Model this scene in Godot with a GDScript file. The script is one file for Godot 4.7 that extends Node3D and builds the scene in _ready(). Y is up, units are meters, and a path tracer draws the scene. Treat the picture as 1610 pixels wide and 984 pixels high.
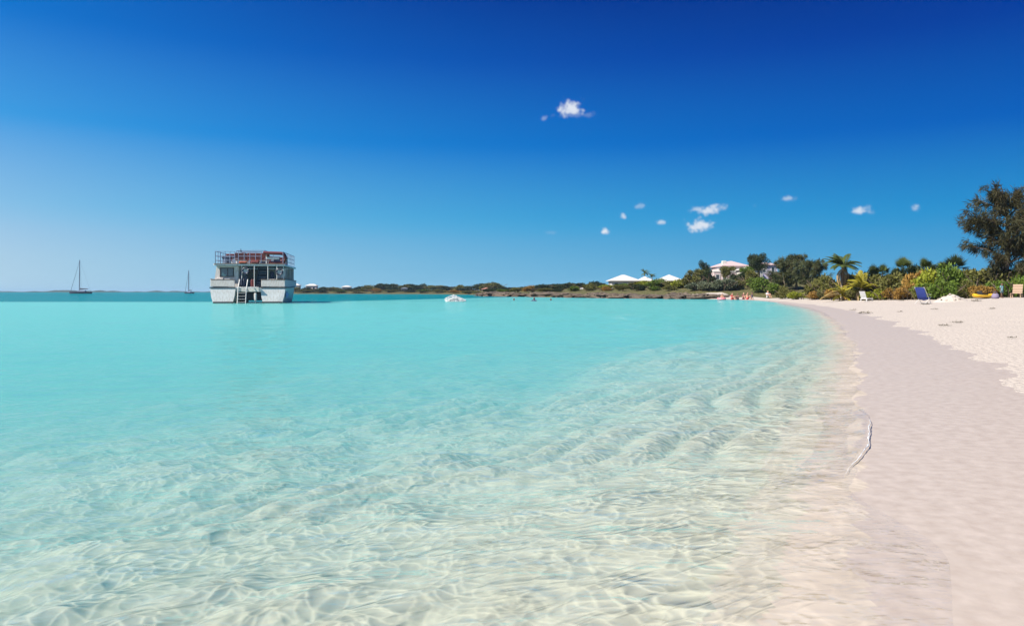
extends Node3D
# A shallow turquoise bay with a white beach, an anchored double-decked catamaran and a low wooded headland.
# x runs right, y up, -z away from the camera; "d" below is the distance -z; the water level is y = 0.

const F := 1108.0
const SUN_TOWARDS := Vector3(-0.66, 0.70, 0.36)

class MB:
	var v := PackedVector3Array()
	var n := PackedVector3Array()
	var c := PackedColorArray()
	var use_c := false
	var col := Color(1, 1, 1)

	func tri(a: Vector3, b: Vector3, d: Vector3) -> void:
		var nn := (d - a).cross(b - a).normalized()
		v.append(a); v.append(b); v.append(d)
		n.append(nn); n.append(nn); n.append(nn)
		if use_c:
			c.append(col); c.append(col); c.append(col)

	func trin(a: Vector3, b: Vector3, d: Vector3, na: Vector3, nb: Vector3, nd: Vector3) -> void:
		v.append(a); v.append(b); v.append(d)
		n.append(na); n.append(nb); n.append(nd)
		if use_c:
			c.append(col); c.append(col); c.append(col)

	func quad(a: Vector3, b: Vector3, d: Vector3, e: Vector3) -> void:
		tri(a, b, d); tri(a, d, e)

	# box with chamfered vertical and horizontal edges (ch = 0: plain), turned by basis bs about its centre
	func box(at: Vector3, size: Vector3, bs := Basis(), ch := 0.0) -> void:
		var h := size * 0.5
		if ch <= 0.0:
			var p := []
			for i in 8:
				p.append(at + bs * Vector3(h.x if i & 1 else -h.x, h.y if i & 2 else -h.y, h.z if i & 4 else -h.z))
			quad(p[4], p[6], p[7], p[5]); quad(p[1], p[3], p[2], p[0])
			quad(p[5], p[7], p[3], p[1]); quad(p[0], p[2], p[6], p[4])
			quad(p[2], p[3], p[7], p[6]); quad(p[4], p[5], p[1], p[0])
			return
		var k := minf(ch, minf(h.x, minf(h.y, h.z)) * 0.9)
		var rings := []
		for lev in [[-h.y, k], [-h.y + k, 0.0], [h.y - k, 0.0], [h.y, k]]:
			var y: float = lev[0]
			var q: float = lev[1]
			var hx := h.x - q
			var hz := h.z - q
			var r := PackedVector3Array()
			for e in [[-hx + k, -hz], [hx - k, -hz], [hx, -hz + k], [hx, hz - k], [hx - k, hz], [-hx + k, hz], [-hx, hz - k], [-hx, -hz + k]]:
				r.append(at + bs * Vector3(e[0], y, e[1]))
			rings.append(r)
		for j in 3:
			for i in 8:
				quad(rings[j][i], rings[j][(i + 1) % 8], rings[j + 1][(i + 1) % 8], rings[j + 1][i])
		for i in range(1, 7):
			tri(rings[3][0], rings[3][i], rings[3][i + 1])
			tri(rings[0][0], rings[0][i + 1], rings[0][i])

	func tube(a: Vector3, b: Vector3, r0: float, r1: float, sides := 6, caps := true) -> void:
		var ax := (b - a).normalized()
		var s := ax.cross(Vector3.UP if absf(ax.y) < 0.9 else Vector3.RIGHT).normalized()
		var t := ax.cross(s)
		for i in sides:
			var a0 := TAU * i / sides
			var a1 := TAU * (i + 1) / sides
			var n0 := s * cos(a0) + t * sin(a0)
			var n1 := s * cos(a1) + t * sin(a1)
			trin(a + n0 * r0, b + n0 * r1, b + n1 * r1, n0, n0, n1)
			trin(a + n0 * r0, b + n1 * r1, a + n1 * r0, n0, n1, n1)
			if caps:
				tri(a, a + n0 * r0, a + n1 * r0); tri(b, b + n1 * r1, b + n0 * r1)

	func path(pts: Array, r0: float, r1: float, sides := 6) -> void:
		for i in pts.size() - 1:
			var q0 := lerpf(r0, r1, float(i) / (pts.size() - 1))
			var q1 := lerpf(r0, r1, float(i + 1) / (pts.size() - 1))
			tube(pts[i], pts[i + 1], q0, q1, sides, true)

	# smooth skin over rows of points; every row has the same count; flip turns it inside out
	func skin(rows: Array, closed := false, flip := false) -> void:
		var m: int = rows[0].size()
		var acc := []
		for r in rows:
			var z := PackedVector3Array(); z.resize(m); acc.append(z)
		var w := m if closed else m - 1
		for j in rows.size() - 1:
			for i in w:
				var i2 := (i + 1) % m
				var nn: Vector3 = (rows[j + 1][i2] - rows[j][i]).cross(rows[j][i2] - rows[j + 1][i])
				if flip: nn = -nn
				acc[j][i] += nn; acc[j][i2] += nn; acc[j + 1][i] += nn; acc[j + 1][i2] += nn
		for j in rows.size() - 1:
			for i in w:
				var i2 := (i + 1) % m
				var p := [rows[j][i], rows[j][i2], rows[j + 1][i2], rows[j + 1][i]]
				var q := [acc[j][i].normalized(), acc[j][i2].normalized(), acc[j + 1][i2].normalized(), acc[j + 1][i].normalized()]
				if flip:
					trin(p[0], p[3], p[2], q[0], q[3], q[2]); trin(p[0], p[2], p[1], q[0], q[2], q[1])
				else:
					trin(p[0], p[1], p[2], q[0], q[1], q[2]); trin(p[0], p[2], p[3], q[0], q[2], q[3])

	# turned profile about the vertical through at: prof holds (radius, height)
	func lathe(at: Vector3, prof: Array, sides := 12, bs := Basis()) -> void:
		var rows := []
		for p in prof:
			var r := PackedVector3Array()
			for i in sides:
				var a := TAU * i / sides
				r.append(at + bs * Vector3(cos(a) * p.x, p.y, sin(a) * p.x))
			rows.append(r)
		skin(rows, true, false)

	func torus(at: Vector3, bs: Basis, R: float, r: float, n1 := 20, n2 := 8) -> void:
		var rows := []
		for j in n1 + 1:
			var a := TAU * j / n1
			var row := PackedVector3Array()
			for i in n2:
				var b := TAU * i / n2
				row.append(at + bs * Vector3(cos(a) * (R + r * cos(b)), sin(a) * (R + r * cos(b)), r * sin(b)))
			rows.append(row)
		skin(rows, true, false)

	# prism: outline in the plane of axes ex, ey at o (anticlockwise seen against ez = ex x ey), thick along ez
	func prism(o: Vector3, ex: Vector3, ey: Vector3, outline: PackedVector2Array, thick: float) -> void:
		var ez := ex.cross(ey).normalized() * thick
		var tris := Geometry2D.triangulate_polygon(outline)
		var cw := Geometry2D.is_polygon_clockwise(outline)
		for i in range(0, tris.size(), 3):
			var a := o + ex * outline[tris[i]].x + ey * outline[tris[i]].y
			var b := o + ex * outline[tris[i + 1]].x + ey * outline[tris[i + 1]].y
			var d := o + ex * outline[tris[i + 2]].x + ey * outline[tris[i + 2]].y
			if (d - a).cross(b - a).dot(ez) < 0.0:
				var t := b; b = d; d = t
			tri(a + ez, b + ez, d + ez); tri(a, d, b)
		for i in outline.size():
			var p: Vector2 = outline[i]
			var q: Vector2 = outline[(i + 1) % outline.size()]
			if not cw:
				var t2 := p; p = q; q = t2
			var a2 := o + ex * p.x + ey * p.y
			var b2 := o + ex * q.x + ey * q.y
			quad(a2, a2 + ez, b2 + ez, b2)

	func mesh() -> ArrayMesh:
		var m := ArrayMesh.new()
		if v.is_empty():
			return m
		var arr := []
		arr.resize(Mesh.ARRAY_MAX)
		arr[Mesh.ARRAY_VERTEX] = v
		arr[Mesh.ARRAY_NORMAL] = n
		if use_c: arr[Mesh.ARRAY_COLOR] = c
		m.add_surface_from_arrays(Mesh.PRIMITIVE_TRIANGLES, arr)
		return m

var M := {}
var rng := RandomNumberGenerator.new()
var used := {}

func numbered(called: String) -> String:
	if not used.has(called):
		used[called] = 0
		return called
	used[called] += 1
	return "%s_%03d" % [called, used[called]]

func tag(o: Node, label: String, category: String, group := "") -> Node:
	o.set_meta("label", label); o.set_meta("category", category)
	if group: o.set_meta("group", group)
	return o

func thing(called: String, label: String, category: String, at := Vector3.ZERO, turn := 0.0, group := "") -> Node3D:
	var o := Node3D.new()
	o.name = numbered(called)
	add_child(o, true)
	o.position = at; o.rotation.y = turn
	tag(o, label, category, group)
	return o

func part(called: String, b: MB, m: Material, parent: Node = self) -> MeshInstance3D:
	return place(called, b.mesh(), m, parent)

func place(called: String, mesh: Mesh, m: Material, parent: Node = self) -> MeshInstance3D:
	var o := MeshInstance3D.new()
	o.mesh = mesh
	o.material_override = null
	o.set_surface_override_material(0, m) if mesh.get_surface_count() else null
	o.name = numbered(called) if parent == self else called
	parent.add_child(o, true)
	return o

func structure(called: String, b: MB, m: Material, label: String) -> MeshInstance3D:
	var o := part(called, b, m)
	o.set_meta("kind", "structure"); o.set_meta("label", label)
	return o

func mat(called: String, c: Color, rough := 0.8, spec := 0.5) -> StandardMaterial3D:
	var m := StandardMaterial3D.new()
	m.resource_name = called
	m.albedo_color = c.linear_to_srgb()
	m.roughness = rough
	m.metallic_specular = spec
	M[called] = m
	return m

func noise(seed_: int, freq: float, kind := FastNoiseLite.TYPE_SIMPLEX_SMOOTH, oct := 3) -> FastNoiseLite:
	var f := FastNoiseLite.new()
	f.seed = seed_; f.frequency = freq; f.noise_type = kind
	f.fractal_type = FastNoiseLite.FRACTAL_FBM if oct > 1 else FastNoiseLite.FRACTAL_NONE
	f.fractal_octaves = oct
	return f

func ntex(f: FastNoiseLite, size := 512, ramp: Array = [], normal := 0.0) -> NoiseTexture2D:
	var t := NoiseTexture2D.new()
	t.width = size; t.height = size; t.seamless = true
	t.noise = f
	if normal > 0.0:
		t.as_normal_map = true
		t.bump_strength = normal
	if ramp:
		var g := Gradient.new()
		g.offsets = PackedFloat32Array(ramp.map(func(e): return e[0]))
		g.colors = PackedColorArray(ramp.map(func(e): return e[1].linear_to_srgb()))
		t.color_ramp = g
	return t

func world_tex(m: StandardMaterial3D, size_m: float) -> void:
	m.uv1_triplanar = true; m.uv1_world_triplanar = true
	m.uv1_scale = Vector3.ONE / size_m

# point at distance d (metres along -z) that the picture column px looks at
func X(px: float, d: float) -> float:
	return (px - 805.0) / F * d
func Y(py: float, d: float) -> float:
	return 1.0 + (459.0 - py) / F * d

# ---------------------------------------------------------------- the lie of the land
const SHORE := [[-60.0, -25.0], [-30.0, -13.5], [-10.0, -4.6], [0.0, 0.05], [2.1, 1.0], [4.0, 1.9], [6.1, 2.95], [10.0, 4.9], [18.0, 8.5], [27.0, 12.3], [36.0, 15.8], [48.0, 19.8], [60.0, 23.2], [70.0, 26.0], [79.0, 28.2], [88.0, 29.6], [96.0, 29.4]]
const COAST := [Vector2(23.2, 60), Vector2(26, 70), Vector2(28.2, 79), Vector2(29.6, 88), Vector2(29.0, 96), Vector2(25.5, 101), Vector2(20, 107), Vector2(14, 118), Vector2(9, 133), Vector2(2, 150), Vector2(-5, 168), Vector2(-8, 190), Vector2(-9, 220), Vector2(-14, 262), Vector2(-34, 318), Vector2(-62, 350), Vector2(-100, 372), Vector2(-138, 392), Vector2(-165, 420), Vector2(-170, 470), Vector2(-150, 560), Vector2(500, 640), Vector2(900, 300), Vector2(900, 60)]
var shore_x := PackedFloat32Array()
var n_cusp: FastNoiseLite
var n_dune: FastNoiseLite
var n_rip: FastNoiseLite
var n_warp: FastNoiseLite
var n_wave: FastNoiseLite
var n_wave2: FastNoiseLite

func shore_setup() -> void:
	n_cusp = noise(11, 0.16, FastNoiseLite.TYPE_SIMPLEX_SMOOTH, 3)
	n_dune = noise(12, 0.09, FastNoiseLite.TYPE_SIMPLEX_SMOOTH, 4)
	n_rip = noise(13, 0.55, FastNoiseLite.TYPE_SIMPLEX_SMOOTH, 2)
	n_warp = noise(14, 0.8, FastNoiseLite.TYPE_SIMPLEX_SMOOTH, 2)
	n_wave = noise(15, 1.0, FastNoiseLite.TYPE_SIMPLEX_SMOOTH, 2)
	n_wave2 = noise(16, 1.0, FastNoiseLite.TYPE_SIMPLEX_SMOOTH, 1)
	for i in 641:
		var d := -60.0 + i * 0.25
		var k := 0
		while k < SHORE.size() - 2 and SHORE[k + 1][0] < d:
			k += 1
		var a: Array = SHORE[maxi(k - 1, 0)]
		var b: Array = SHORE[k]
		var c: Array = SHORE[k + 1]
		var e: Array = SHORE[mini(k + 2, SHORE.size() - 1)]
		shore_x.append(b[1] if d < b[0] else cubic_interpolate_in_time(b[1], c[1], a[1], e[1], clampf((d - b[0]) / (c[0] - b[0]), 0.0, 1.0), c[0] - b[0], a[0] - b[0], e[0] - b[0]))

# metres inland of the water's edge (negative: out at sea)
func inland(x: float, d: float) -> float:
	var near := 1e9
	var far := 1e9
	if d < 74.0:
		var f := clampf((d + 60.0) * 4.0, 0.0, 639.0)
		var i := int(f)
		near = (x - lerpf(shore_x[i], shore_x[i + 1], f - i)) * 0.915
		near += 0.16 * n_cusp.get_noise_1d(d * 4.0) * clampf((d - 5.0) * 0.2, 0.0, 1.0)
		if d < 64.0:
			return near
	var p := Vector2(x, d)
	var inside := false
	var best := 1e12
	var m := COAST.size()
	for k in m:
		var a: Vector2 = COAST[k]
		var b: Vector2 = COAST[(k + 1) % m]
		if (a.y > d) != (b.y > d) and x < (b.x - a.x) * (d - a.y) / (b.y - a.y) + a.x:
			inside = not inside
		if k < m - 1:
			var ab := b - a
			var t := clampf((p - a).dot(ab) / ab.length_squared(), 0.0, 1.0)
			best = minf(best, (a + ab * t).distance_squared_to(p))
	far = sqrt(best) * (1.0 if inside else -1.0)
	far += 1.2 * n_cusp.get_noise_2d(x * 0.6, d * 0.6) * clampf((d - 90.0) / 20.0, 0.0, 1.0)
	if d < 74.0:
		return lerpf(near, far, (d - 64.0) / 10.0)
	return far

func wet_edge(d: float) -> float:
	var u := d * 1.0
	var cusp := absf(sin(u * 0.62 + 0.9 * sin(u * 0.21 + 0.4)))
	return 1.75 + 0.3 * n_cusp.get_noise_1d(u * 5.0 + 200.0) - 0.34 * cusp + 0.1 * n_cusp.get_noise_1d(u * 17.0) - clampf((d - 14.0) * 0.012, 0.0, 0.7)

# sand ripples: (height -1..1, how deep in a trough, how strong here)
func ripple(x: float, d: float, q: float) -> Vector3:
	var w := n_warp.get_noise_2d(x * 0.45, d * 0.45)
	var ph := (x * 0.85 - d * 0.53) * 14.5 + w * 4.0
	var amt := clampf(0.55 + 1.1 * n_rip.get_noise_2d(x * 0.5 + 40.0, d * 0.5), 0.0, 1.0) * smoothstep(0.1, 1.1, q)
	var h := absf(sin(ph * 0.5)) * 2.0 - 1.0
	return Vector3(h, smoothstep(0.35, -0.7, h + 0.8 * n_warp.get_noise_2d(x * 5.0, d * 5.0)), amt)

# height of ground or seabed
func ground(x: float, d: float) -> float:
	return ground_s(x, d, inland(x, d))

func ground_s(x: float, d: float, s: float) -> float:
	if s < 0.0:
		var q := -s
		var h := -(0.11 * q) if q < 5.0 else -(0.55 + 0.05 * (q - 5.0))
		h = maxf(h, -4.5)
		if q > 1.0 and d < 90.0:   # low bars and hollows lying along the shore
			h += (0.17 * n_dune.get_noise_2d(s * 2.4 + 300.0, (x + d) * 0.9) + 0.10 * n_dune.get_noise_2d(x * 7.0, d * 7.0)) * smoothstep(1.0, 4.0, q)
		if q < 16.0 and d < 26.0 and d > -2.0:
			# long-crested sand ripples in the shallows, broken by noise
			var rp := ripple(x, d, q)
			h += rp.z * 0.042 * rp.x
			h += 0.012 * n_rip.get_noise_2d(x * 2.3, d * 2.3) * smoothstep(0.0, 0.8, q)
			h -= 0.03 * smoothstep(0.0, 1.0, q)
		return h
	var h2 := 0.052 * s if s < 12.0 else 0.624 + 0.012 * (s - 12.0)
	h2 = minf(h2, 0.72)
	if s > 1.9 and d < 75.0:
		h2 += (0.05 * n_dune.get_noise_2d(x, d) + 0.03 * n_rip.get_noise_2d(x * 0.8, d * 0.8)) * smoothstep(1.9, 4.5, s)
	if d > 90.0:
		var rocky := smoothstep(92.0, 108.0, d)
		h2 = lerpf(h2, minf(0.35 * s, 0.55 + 0.06 * s) + 0.25 * n_dune.get_noise_2d(x * 2.0, d * 2.0) * smoothstep(0.0, 3.0, s), rocky)
		h2 = minf(h2, 1.9)
		var e := Vector2(x - 47.0, d - 136.0)
		h2 += 1.6 * exp(-e.length_squared() / 420.0)
	return h2

# height of the water surface: wavelets, a lapping ridge at the edge
func water(x: float, d: float, s: float) -> float:
	var q := -s
	var calm := clampf(q * 0.55 + 0.12, 0.12, 1.0)
	var far := 1.0 / (1.0 + maxf(d - 14.0, 0.0) * 0.06)
	var h := calm * far * (0.02 * n_wave.get_noise_2d(x * 0.75 + d * 0.25, d * 1.7 - x * 0.35) + 0.024 * n_wave2.get_noise_2d(x * 0.22 + d * 0.1, d * 0.62 - x * 0.18))
	return h

func lines(fine0: float, fine1: float, step: float, lo: float, hi: float, grow: float) -> PackedFloat32Array:
	var a := []
	var t := fine0
	var st := step
	while t > lo:
		t -= st; st *= grow if st < 0.45 else 1.1
		a.push_front(t)
	t = fine0
	while t < fine1:
		a.append(t); t += step
	st = step
	while t < hi:
		a.append(t); t += st; st *= grow if st < 0.45 else 1.1
	a.append(hi)
	return PackedFloat32Array(a)

# adds the piece of triangle abc where the field f is >= 0 to st
func clip_tri(v: PackedVector3Array, nn: PackedVector3Array, a: Array, b: Array, c: Array) -> void:
	var src := [a, b, c]
	var out := []
	for i in 3:
		var p: Array = src[i]
		var q: Array = src[(i + 1) % 3]
		if p[2] >= 0.0: out.append(p)
		if (p[2] >= 0.0) != (q[2] >= 0.0):
			var t: float = p[2] / (p[2] - q[2])
			out.append([p[0].lerp(q[0], t), p[1].lerp(q[1], t).normalized(), 0.0])
	for i in range(1, out.size() - 1):
		for e in [out[0], out[i], out[i + 1]]:
			v.append(e[0]); nn.append(e[1])

func arrays_mesh(v: PackedVector3Array, n: PackedVector3Array, idx = null, col = null) -> ArrayMesh:
	var m := ArrayMesh.new()
	var arr := []
	arr.resize(Mesh.ARRAY_MAX)
	arr[Mesh.ARRAY_VERTEX] = v
	arr[Mesh.ARRAY_NORMAL] = n
	if idx != null: arr[Mesh.ARRAY_INDEX] = idx
	if col != null: arr[Mesh.ARRAY_COLOR] = col
	m.add_surface_from_arrays(Mesh.PRIMITIVE_TRIANGLES, arr)
	return m

func grid_normals(p: PackedVector3Array, w: int, hh: int) -> PackedVector3Array:
	var n := PackedVector3Array()
	n.resize(p.size())
	for j in hh:
		var j0 := maxi(j - 1, 0)
		var j1 := mini(j + 1, hh - 1)
		for i in w:
			var e := p[j * w + mini(i + 1, w - 1)] - p[j * w + maxi(i - 1, 0)]
			var f := p[j1 * w + i] - p[j0 * w + i]
			n[j * w + i] = e.cross(f).normalized()   # f runs away from the camera (-z)
	return n

# where the scrub begins, metres inland
func scrub_edge(d: float) -> float:
	if d < 46.0: return 13.0
	if d < 50.0: return lerpf(13.0, 8.2, (d - 46.0) / 4.0)
	if d < 58.0: return lerpf(8.2, 5.6, (d - 50.0) / 8.0)
	if d < 75.0: return lerpf(5.6, 3.6, (d - 58.0) / 17.0)
	return lerpf(3.6, 1.6, clampf((d - 75.0) / 20.0, 0.0, 1.0))

func build_ground_and_sea() -> void:
	var xs := lines(-2.5, 4.5, 0.03, -5200.0, 5200.0, 1.02)
	var ds := lines(1.9, 8.0, 0.03, -60.0, 6000.0, 1.02)
	var w := xs.size()
	var hh := ds.size()
	var p := PackedVector3Array(); p.resize(w * hh)
	var sea := PackedVector3Array(); sea.resize(w * hh)
	var ss := PackedFloat32Array(); ss.resize(w * hh)
	var k := 0
	for d in ds:
		for x in xs:
			var s := inland(x, d)
			ss[k] = s
			p[k] = Vector3(x, ground_s(x, d, s), -d)
			var wl := water(x, d, s)
			if s > -0.25 and s < 0.6 and d > 0.5 and d < 4.6:
				# a last thin sheet of the spent wave running up the sand
				var front := (0.31 + 0.05 * sin(d * 2.6 + 0.4)) * (1.0 - smoothstep(2.5, 3.75, d))
				wl = maxf(wl, p[k].y + 0.004 * clampf((front - s) / 0.07, -1.0, 1.0))
			sea[k] = Vector3(x, wl, -d)
			k += 1
	print("grid %d x %d, %d ms" % [w, hh, Time.get_ticks_msec()])
	var n := grid_normals(p, w, hh)
	var bed := PackedInt32Array()
	var swash := [PackedInt32Array(), PackedInt32Array()]
	var land := PackedInt32Array()
	var scrub := PackedInt32Array()
	var dv := PackedVector3Array()
	var dn := PackedVector3Array()
	var wv := PackedVector3Array()
	var wn := PackedVector3Array()
	var srf := PackedInt32Array()
	var wet := PackedFloat32Array(); wet.resize(hh)
	for j in hh:
		wet[j] = wet_edge(ds[j])
	for j in hh - 1:
		for i in w - 1:
			var a := j * w + i
			var q := [a + w, a + w + 1, a + 1, a + w, a + 1, a]   # clockwise from above
			var smin := minf(minf(ss[a], ss[a + 1]), minf(ss[a + w], ss[a + w + 1]))
			var smax := maxf(maxf(ss[a], ss[a + 1]), maxf(ss[a + w], ss[a + w + 1]))
			if smin < 1.2:
				srf.append_array(q)
			var sj := smax + 0.12 * n_rip.get_noise_2d(xs[i] * 3.0, ds[j] * 3.0)
			if sj < -0.42 or (smax < 0.0 and ds[j] > 95.0):
				bed.append_array(q)
			elif smax < 0.12 and ds[j] < 95.0 and sj < 0.08:
				swash[0 if sj < -0.18 else 1].append_array(q)
			elif ds[j] > 95.0:
				(bed if smax < 0.0 else scrub if smin > 1.2 or ds[j] > 100.0 else land).append_array(q)
			else:
				var d0 := ss[a] - wet[j]
				var d1 := ss[a + 1] - wet[j]
				var d2 := ss[a + w + 1] - wet[j + 1]
				var d3 := ss[a + w] - wet[j + 1]
				if smin > scrub_edge(ds[j]) + 0.8 and ds[j] > 20.0:
					scrub.append_array(q)
				elif minf(minf(d0, d1), minf(d2, d3)) >= 0.0:
					land.append_array(q)
				elif maxf(maxf(d0, d1), maxf(d2, d3)) < 0.0:
					for e in q:
						wv.append(p[e]); wn.append(n[e])
				else:
					var c0 := [p[a], n[a], d0]
					var c1 := [p[a + 1], n[a + 1], d1]
					var c2 := [p[a + w + 1], n[a + w + 1], d2]
					var c3 := [p[a + w], n[a + w], d3]
					clip_tri(dv, dn, c3, c2, c1); clip_tri(dv, dn, c3, c1, c0)
					for c in [c0, c1, c2, c3]: c[2] = -c[2]
					clip_tri(wv, wn, c3, c2, c1); clip_tri(wv, wn, c3, c1, c0)
	var dry := MB.new()
	for e in land:
		dry.v.append(p[e]); dry.n.append(n[e])
	dry.v.append_array(dv); dry.n.append_array(dn)
	structure("beach", dry, M.dry_sand, "dry pale pinkish sand beach rising to the scrub on the right")
	var sc := MB.new()
	for e in scrub:
		sc.v.append(p[e]); sc.n.append(n[e])
	structure("headland", sc, M.scrub_ground, "low scrubby ground of the headland and behind the beach")
	var ws := MB.new()
	ws.v = wv; ws.n = wn
	structure("wet_sand", ws, M.wet_sand, "damp smooth sand strip between the water's edge and the dry beach")
	var o := place("seabed", arrays_mesh(p, n, bed), M.bed_sand)
	o.set_meta("kind", "structure"); o.set_meta("label", "rippled pale sand seabed, caustic light shaped into its relief, seen through the clear shallows")
	for kk in 2:
		var os := place("swash_sand", arrays_mesh(p, n, swash[kk]), M["swash_%d" % kk])
		os.set_meta("kind", "structure"); os.set_meta("label", ["rippled sand under ankle-deep water near the shore, caustic light shaped into its relief", "sand under the last film of water, faint caustic light shaped into its relief"][kk])
	var o2 := place("sea", arrays_mesh(sea, grid_normals(sea, w, hh), srf), M.water)
	o2.set_meta("kind", "structure"); o2.set_meta("label", "clear turquoise water of the bay with small wavelets")
	print("ground done %d ms" % Time.get_ticks_msec())

func water_body(called: String, label: String, m: FogMaterial, x0: float, x1: float, d0: float, d1: float, deep: float, turn := 0.0) -> void:
	var f := FogVolume.new()
	f.name = numbered(called)
	f.shape = RenderingServer.FOG_VOLUME_SHAPE_BOX
	f.size = Vector3(x1 - x0, deep, d1 - d0)
	f.position = Vector3((x0 + x1) / 2, -0.012 - deep / 2, -(d0 + d1) / 2)
	f.rotation.y = turn
	f.material = m
	add_child(f, true)
	f.set_meta("kind", "structure"); f.set_meta("label", label)

# the last small wave lapping at the edge, its crest just curling over
func lapping_wave() -> void:
	var rows := []
	var crest := []
	for i in 70:
		var t := i / 69.0
		var d := lerpf(3.75, 6.35, t)
		var sx := shore_at(d) - 0.03 + 0.16 * sin(PI * t) + 0.012 * sin(d * 6.0) + 0.004 * sin(d * 17.0)
		var hgt := 0.062 * pow(sin(PI * clampf(t, 0.0, 1.0)), 0.55) * (0.85 + 0.2 * sin(d * 9.0))
		var row := PackedVector3Array()
		for q in [[-0.42, -0.012], [-0.25, 0.10], [-0.12, 0.45], [-0.04, 0.88], [0.0, 1.0], [0.016, 0.84], [0.022, 0.5], [0.024, 0.1], [0.026, -0.3]]:
			row.append(Vector3(sx + q[0], 0.004 + hgt * q[1], -d - q[0] * 0.45))
		rows.append(row)
		crest.append(Vector3(sx + 0.022, 0.006 + hgt * 0.35, -d))
	var b := MB.new()
	b.skin(rows, false, true)
	var o := thing("lapping_wave", "small curling wave lapping at the edge of the sand", "wave")
	part("crest", b, M.water, o)
	var f := MB.new()
	var lip := []
	for i in range(2, 46):
		var k := pow(sin(PI * (i - 2) / 44.0), 0.7)
		var w: float = (0.0015 + 0.0055 * absf(sin(i * 0.9) * sin(i * 0.37 + 1.0))) * k + 0.0004
		var c: Vector3 = crest[i] + Vector3(0.002 * sin(i * 2.1), 0.001, 0)
		var row := PackedVector3Array()
		for q in 6:
			var a := TAU * q / 6
			row.append(c + Vector3(cos(a) * w, sin(a) * w * 0.5, 0))
		lip.append(row)
	f.skin(lip, true, true)
	part("foam_lip", f, M.foam, o)

func shore_at(d: float) -> float:
	var f := clampf((d + 60.0) * 4.0, 0.0, 639.0)
	var i := int(f)
	return lerpf(shore_x[i], shore_x[i + 1], f - i)

# ---------------------------------------------------------------- sky
# clear air: columns of linear colour against elevation, for 50 and for 100 degrees from the sun
const AIR_E := [0.0, 2.0, 5.5, 11.5, 18.0, 23.0, 40.0, 90.0]
const AIR_NEAR := [[0.5618, 0.4501, 0.4587], [0.527, 0.4379, 0.4616], [0.4336, 0.3751, 0.4711], [0.1137, 0.2638, 0.4626], [0.0067, 0.14, 0.3895], [0.0026, 0.0902, 0.3201], [0.006, 0.06, 0.23], [0.006, 0.045, 0.18]]
const AIR_FAR := [[0.0327, 0.1794, 0.335], [0.0249, 0.1626, 0.3239], [0.0042, 0.1233, 0.3049], [0.0001, 0.04, 0.2325], [0.0002, 0.0121, 0.1312], [0.0002, 0.0034, 0.0627], [0.0004, 0.008, 0.075], [0.0015, 0.014, 0.1]]

func air(e_deg: float, cos_sun: float) -> Color:
	var k := 0
	while k < AIR_E.size() - 2 and AIR_E[k + 1] < e_deg: k += 1
	var t := clampf((e_deg - AIR_E[k]) / (AIR_E[k + 1] - AIR_E[k]), 0.0, 1.0)
	var g := rad_to_deg(acos(clampf(cos_sun, -1, 1)))
	var u := clampf((g - 60.0) / 80.0, 0.0, 1.0) - 0.4 * smoothstep(140.0, 180.0, g)
	var out := Color()
	for i in 3:
		var a := lerpf(AIR_NEAR[k][i], AIR_NEAR[k + 1][i], t)
		var b := lerpf(AIR_FAR[k][i], AIR_FAR[k + 1][i], t)
		out[i] = a * pow(b / a, u)
	return out

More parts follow.
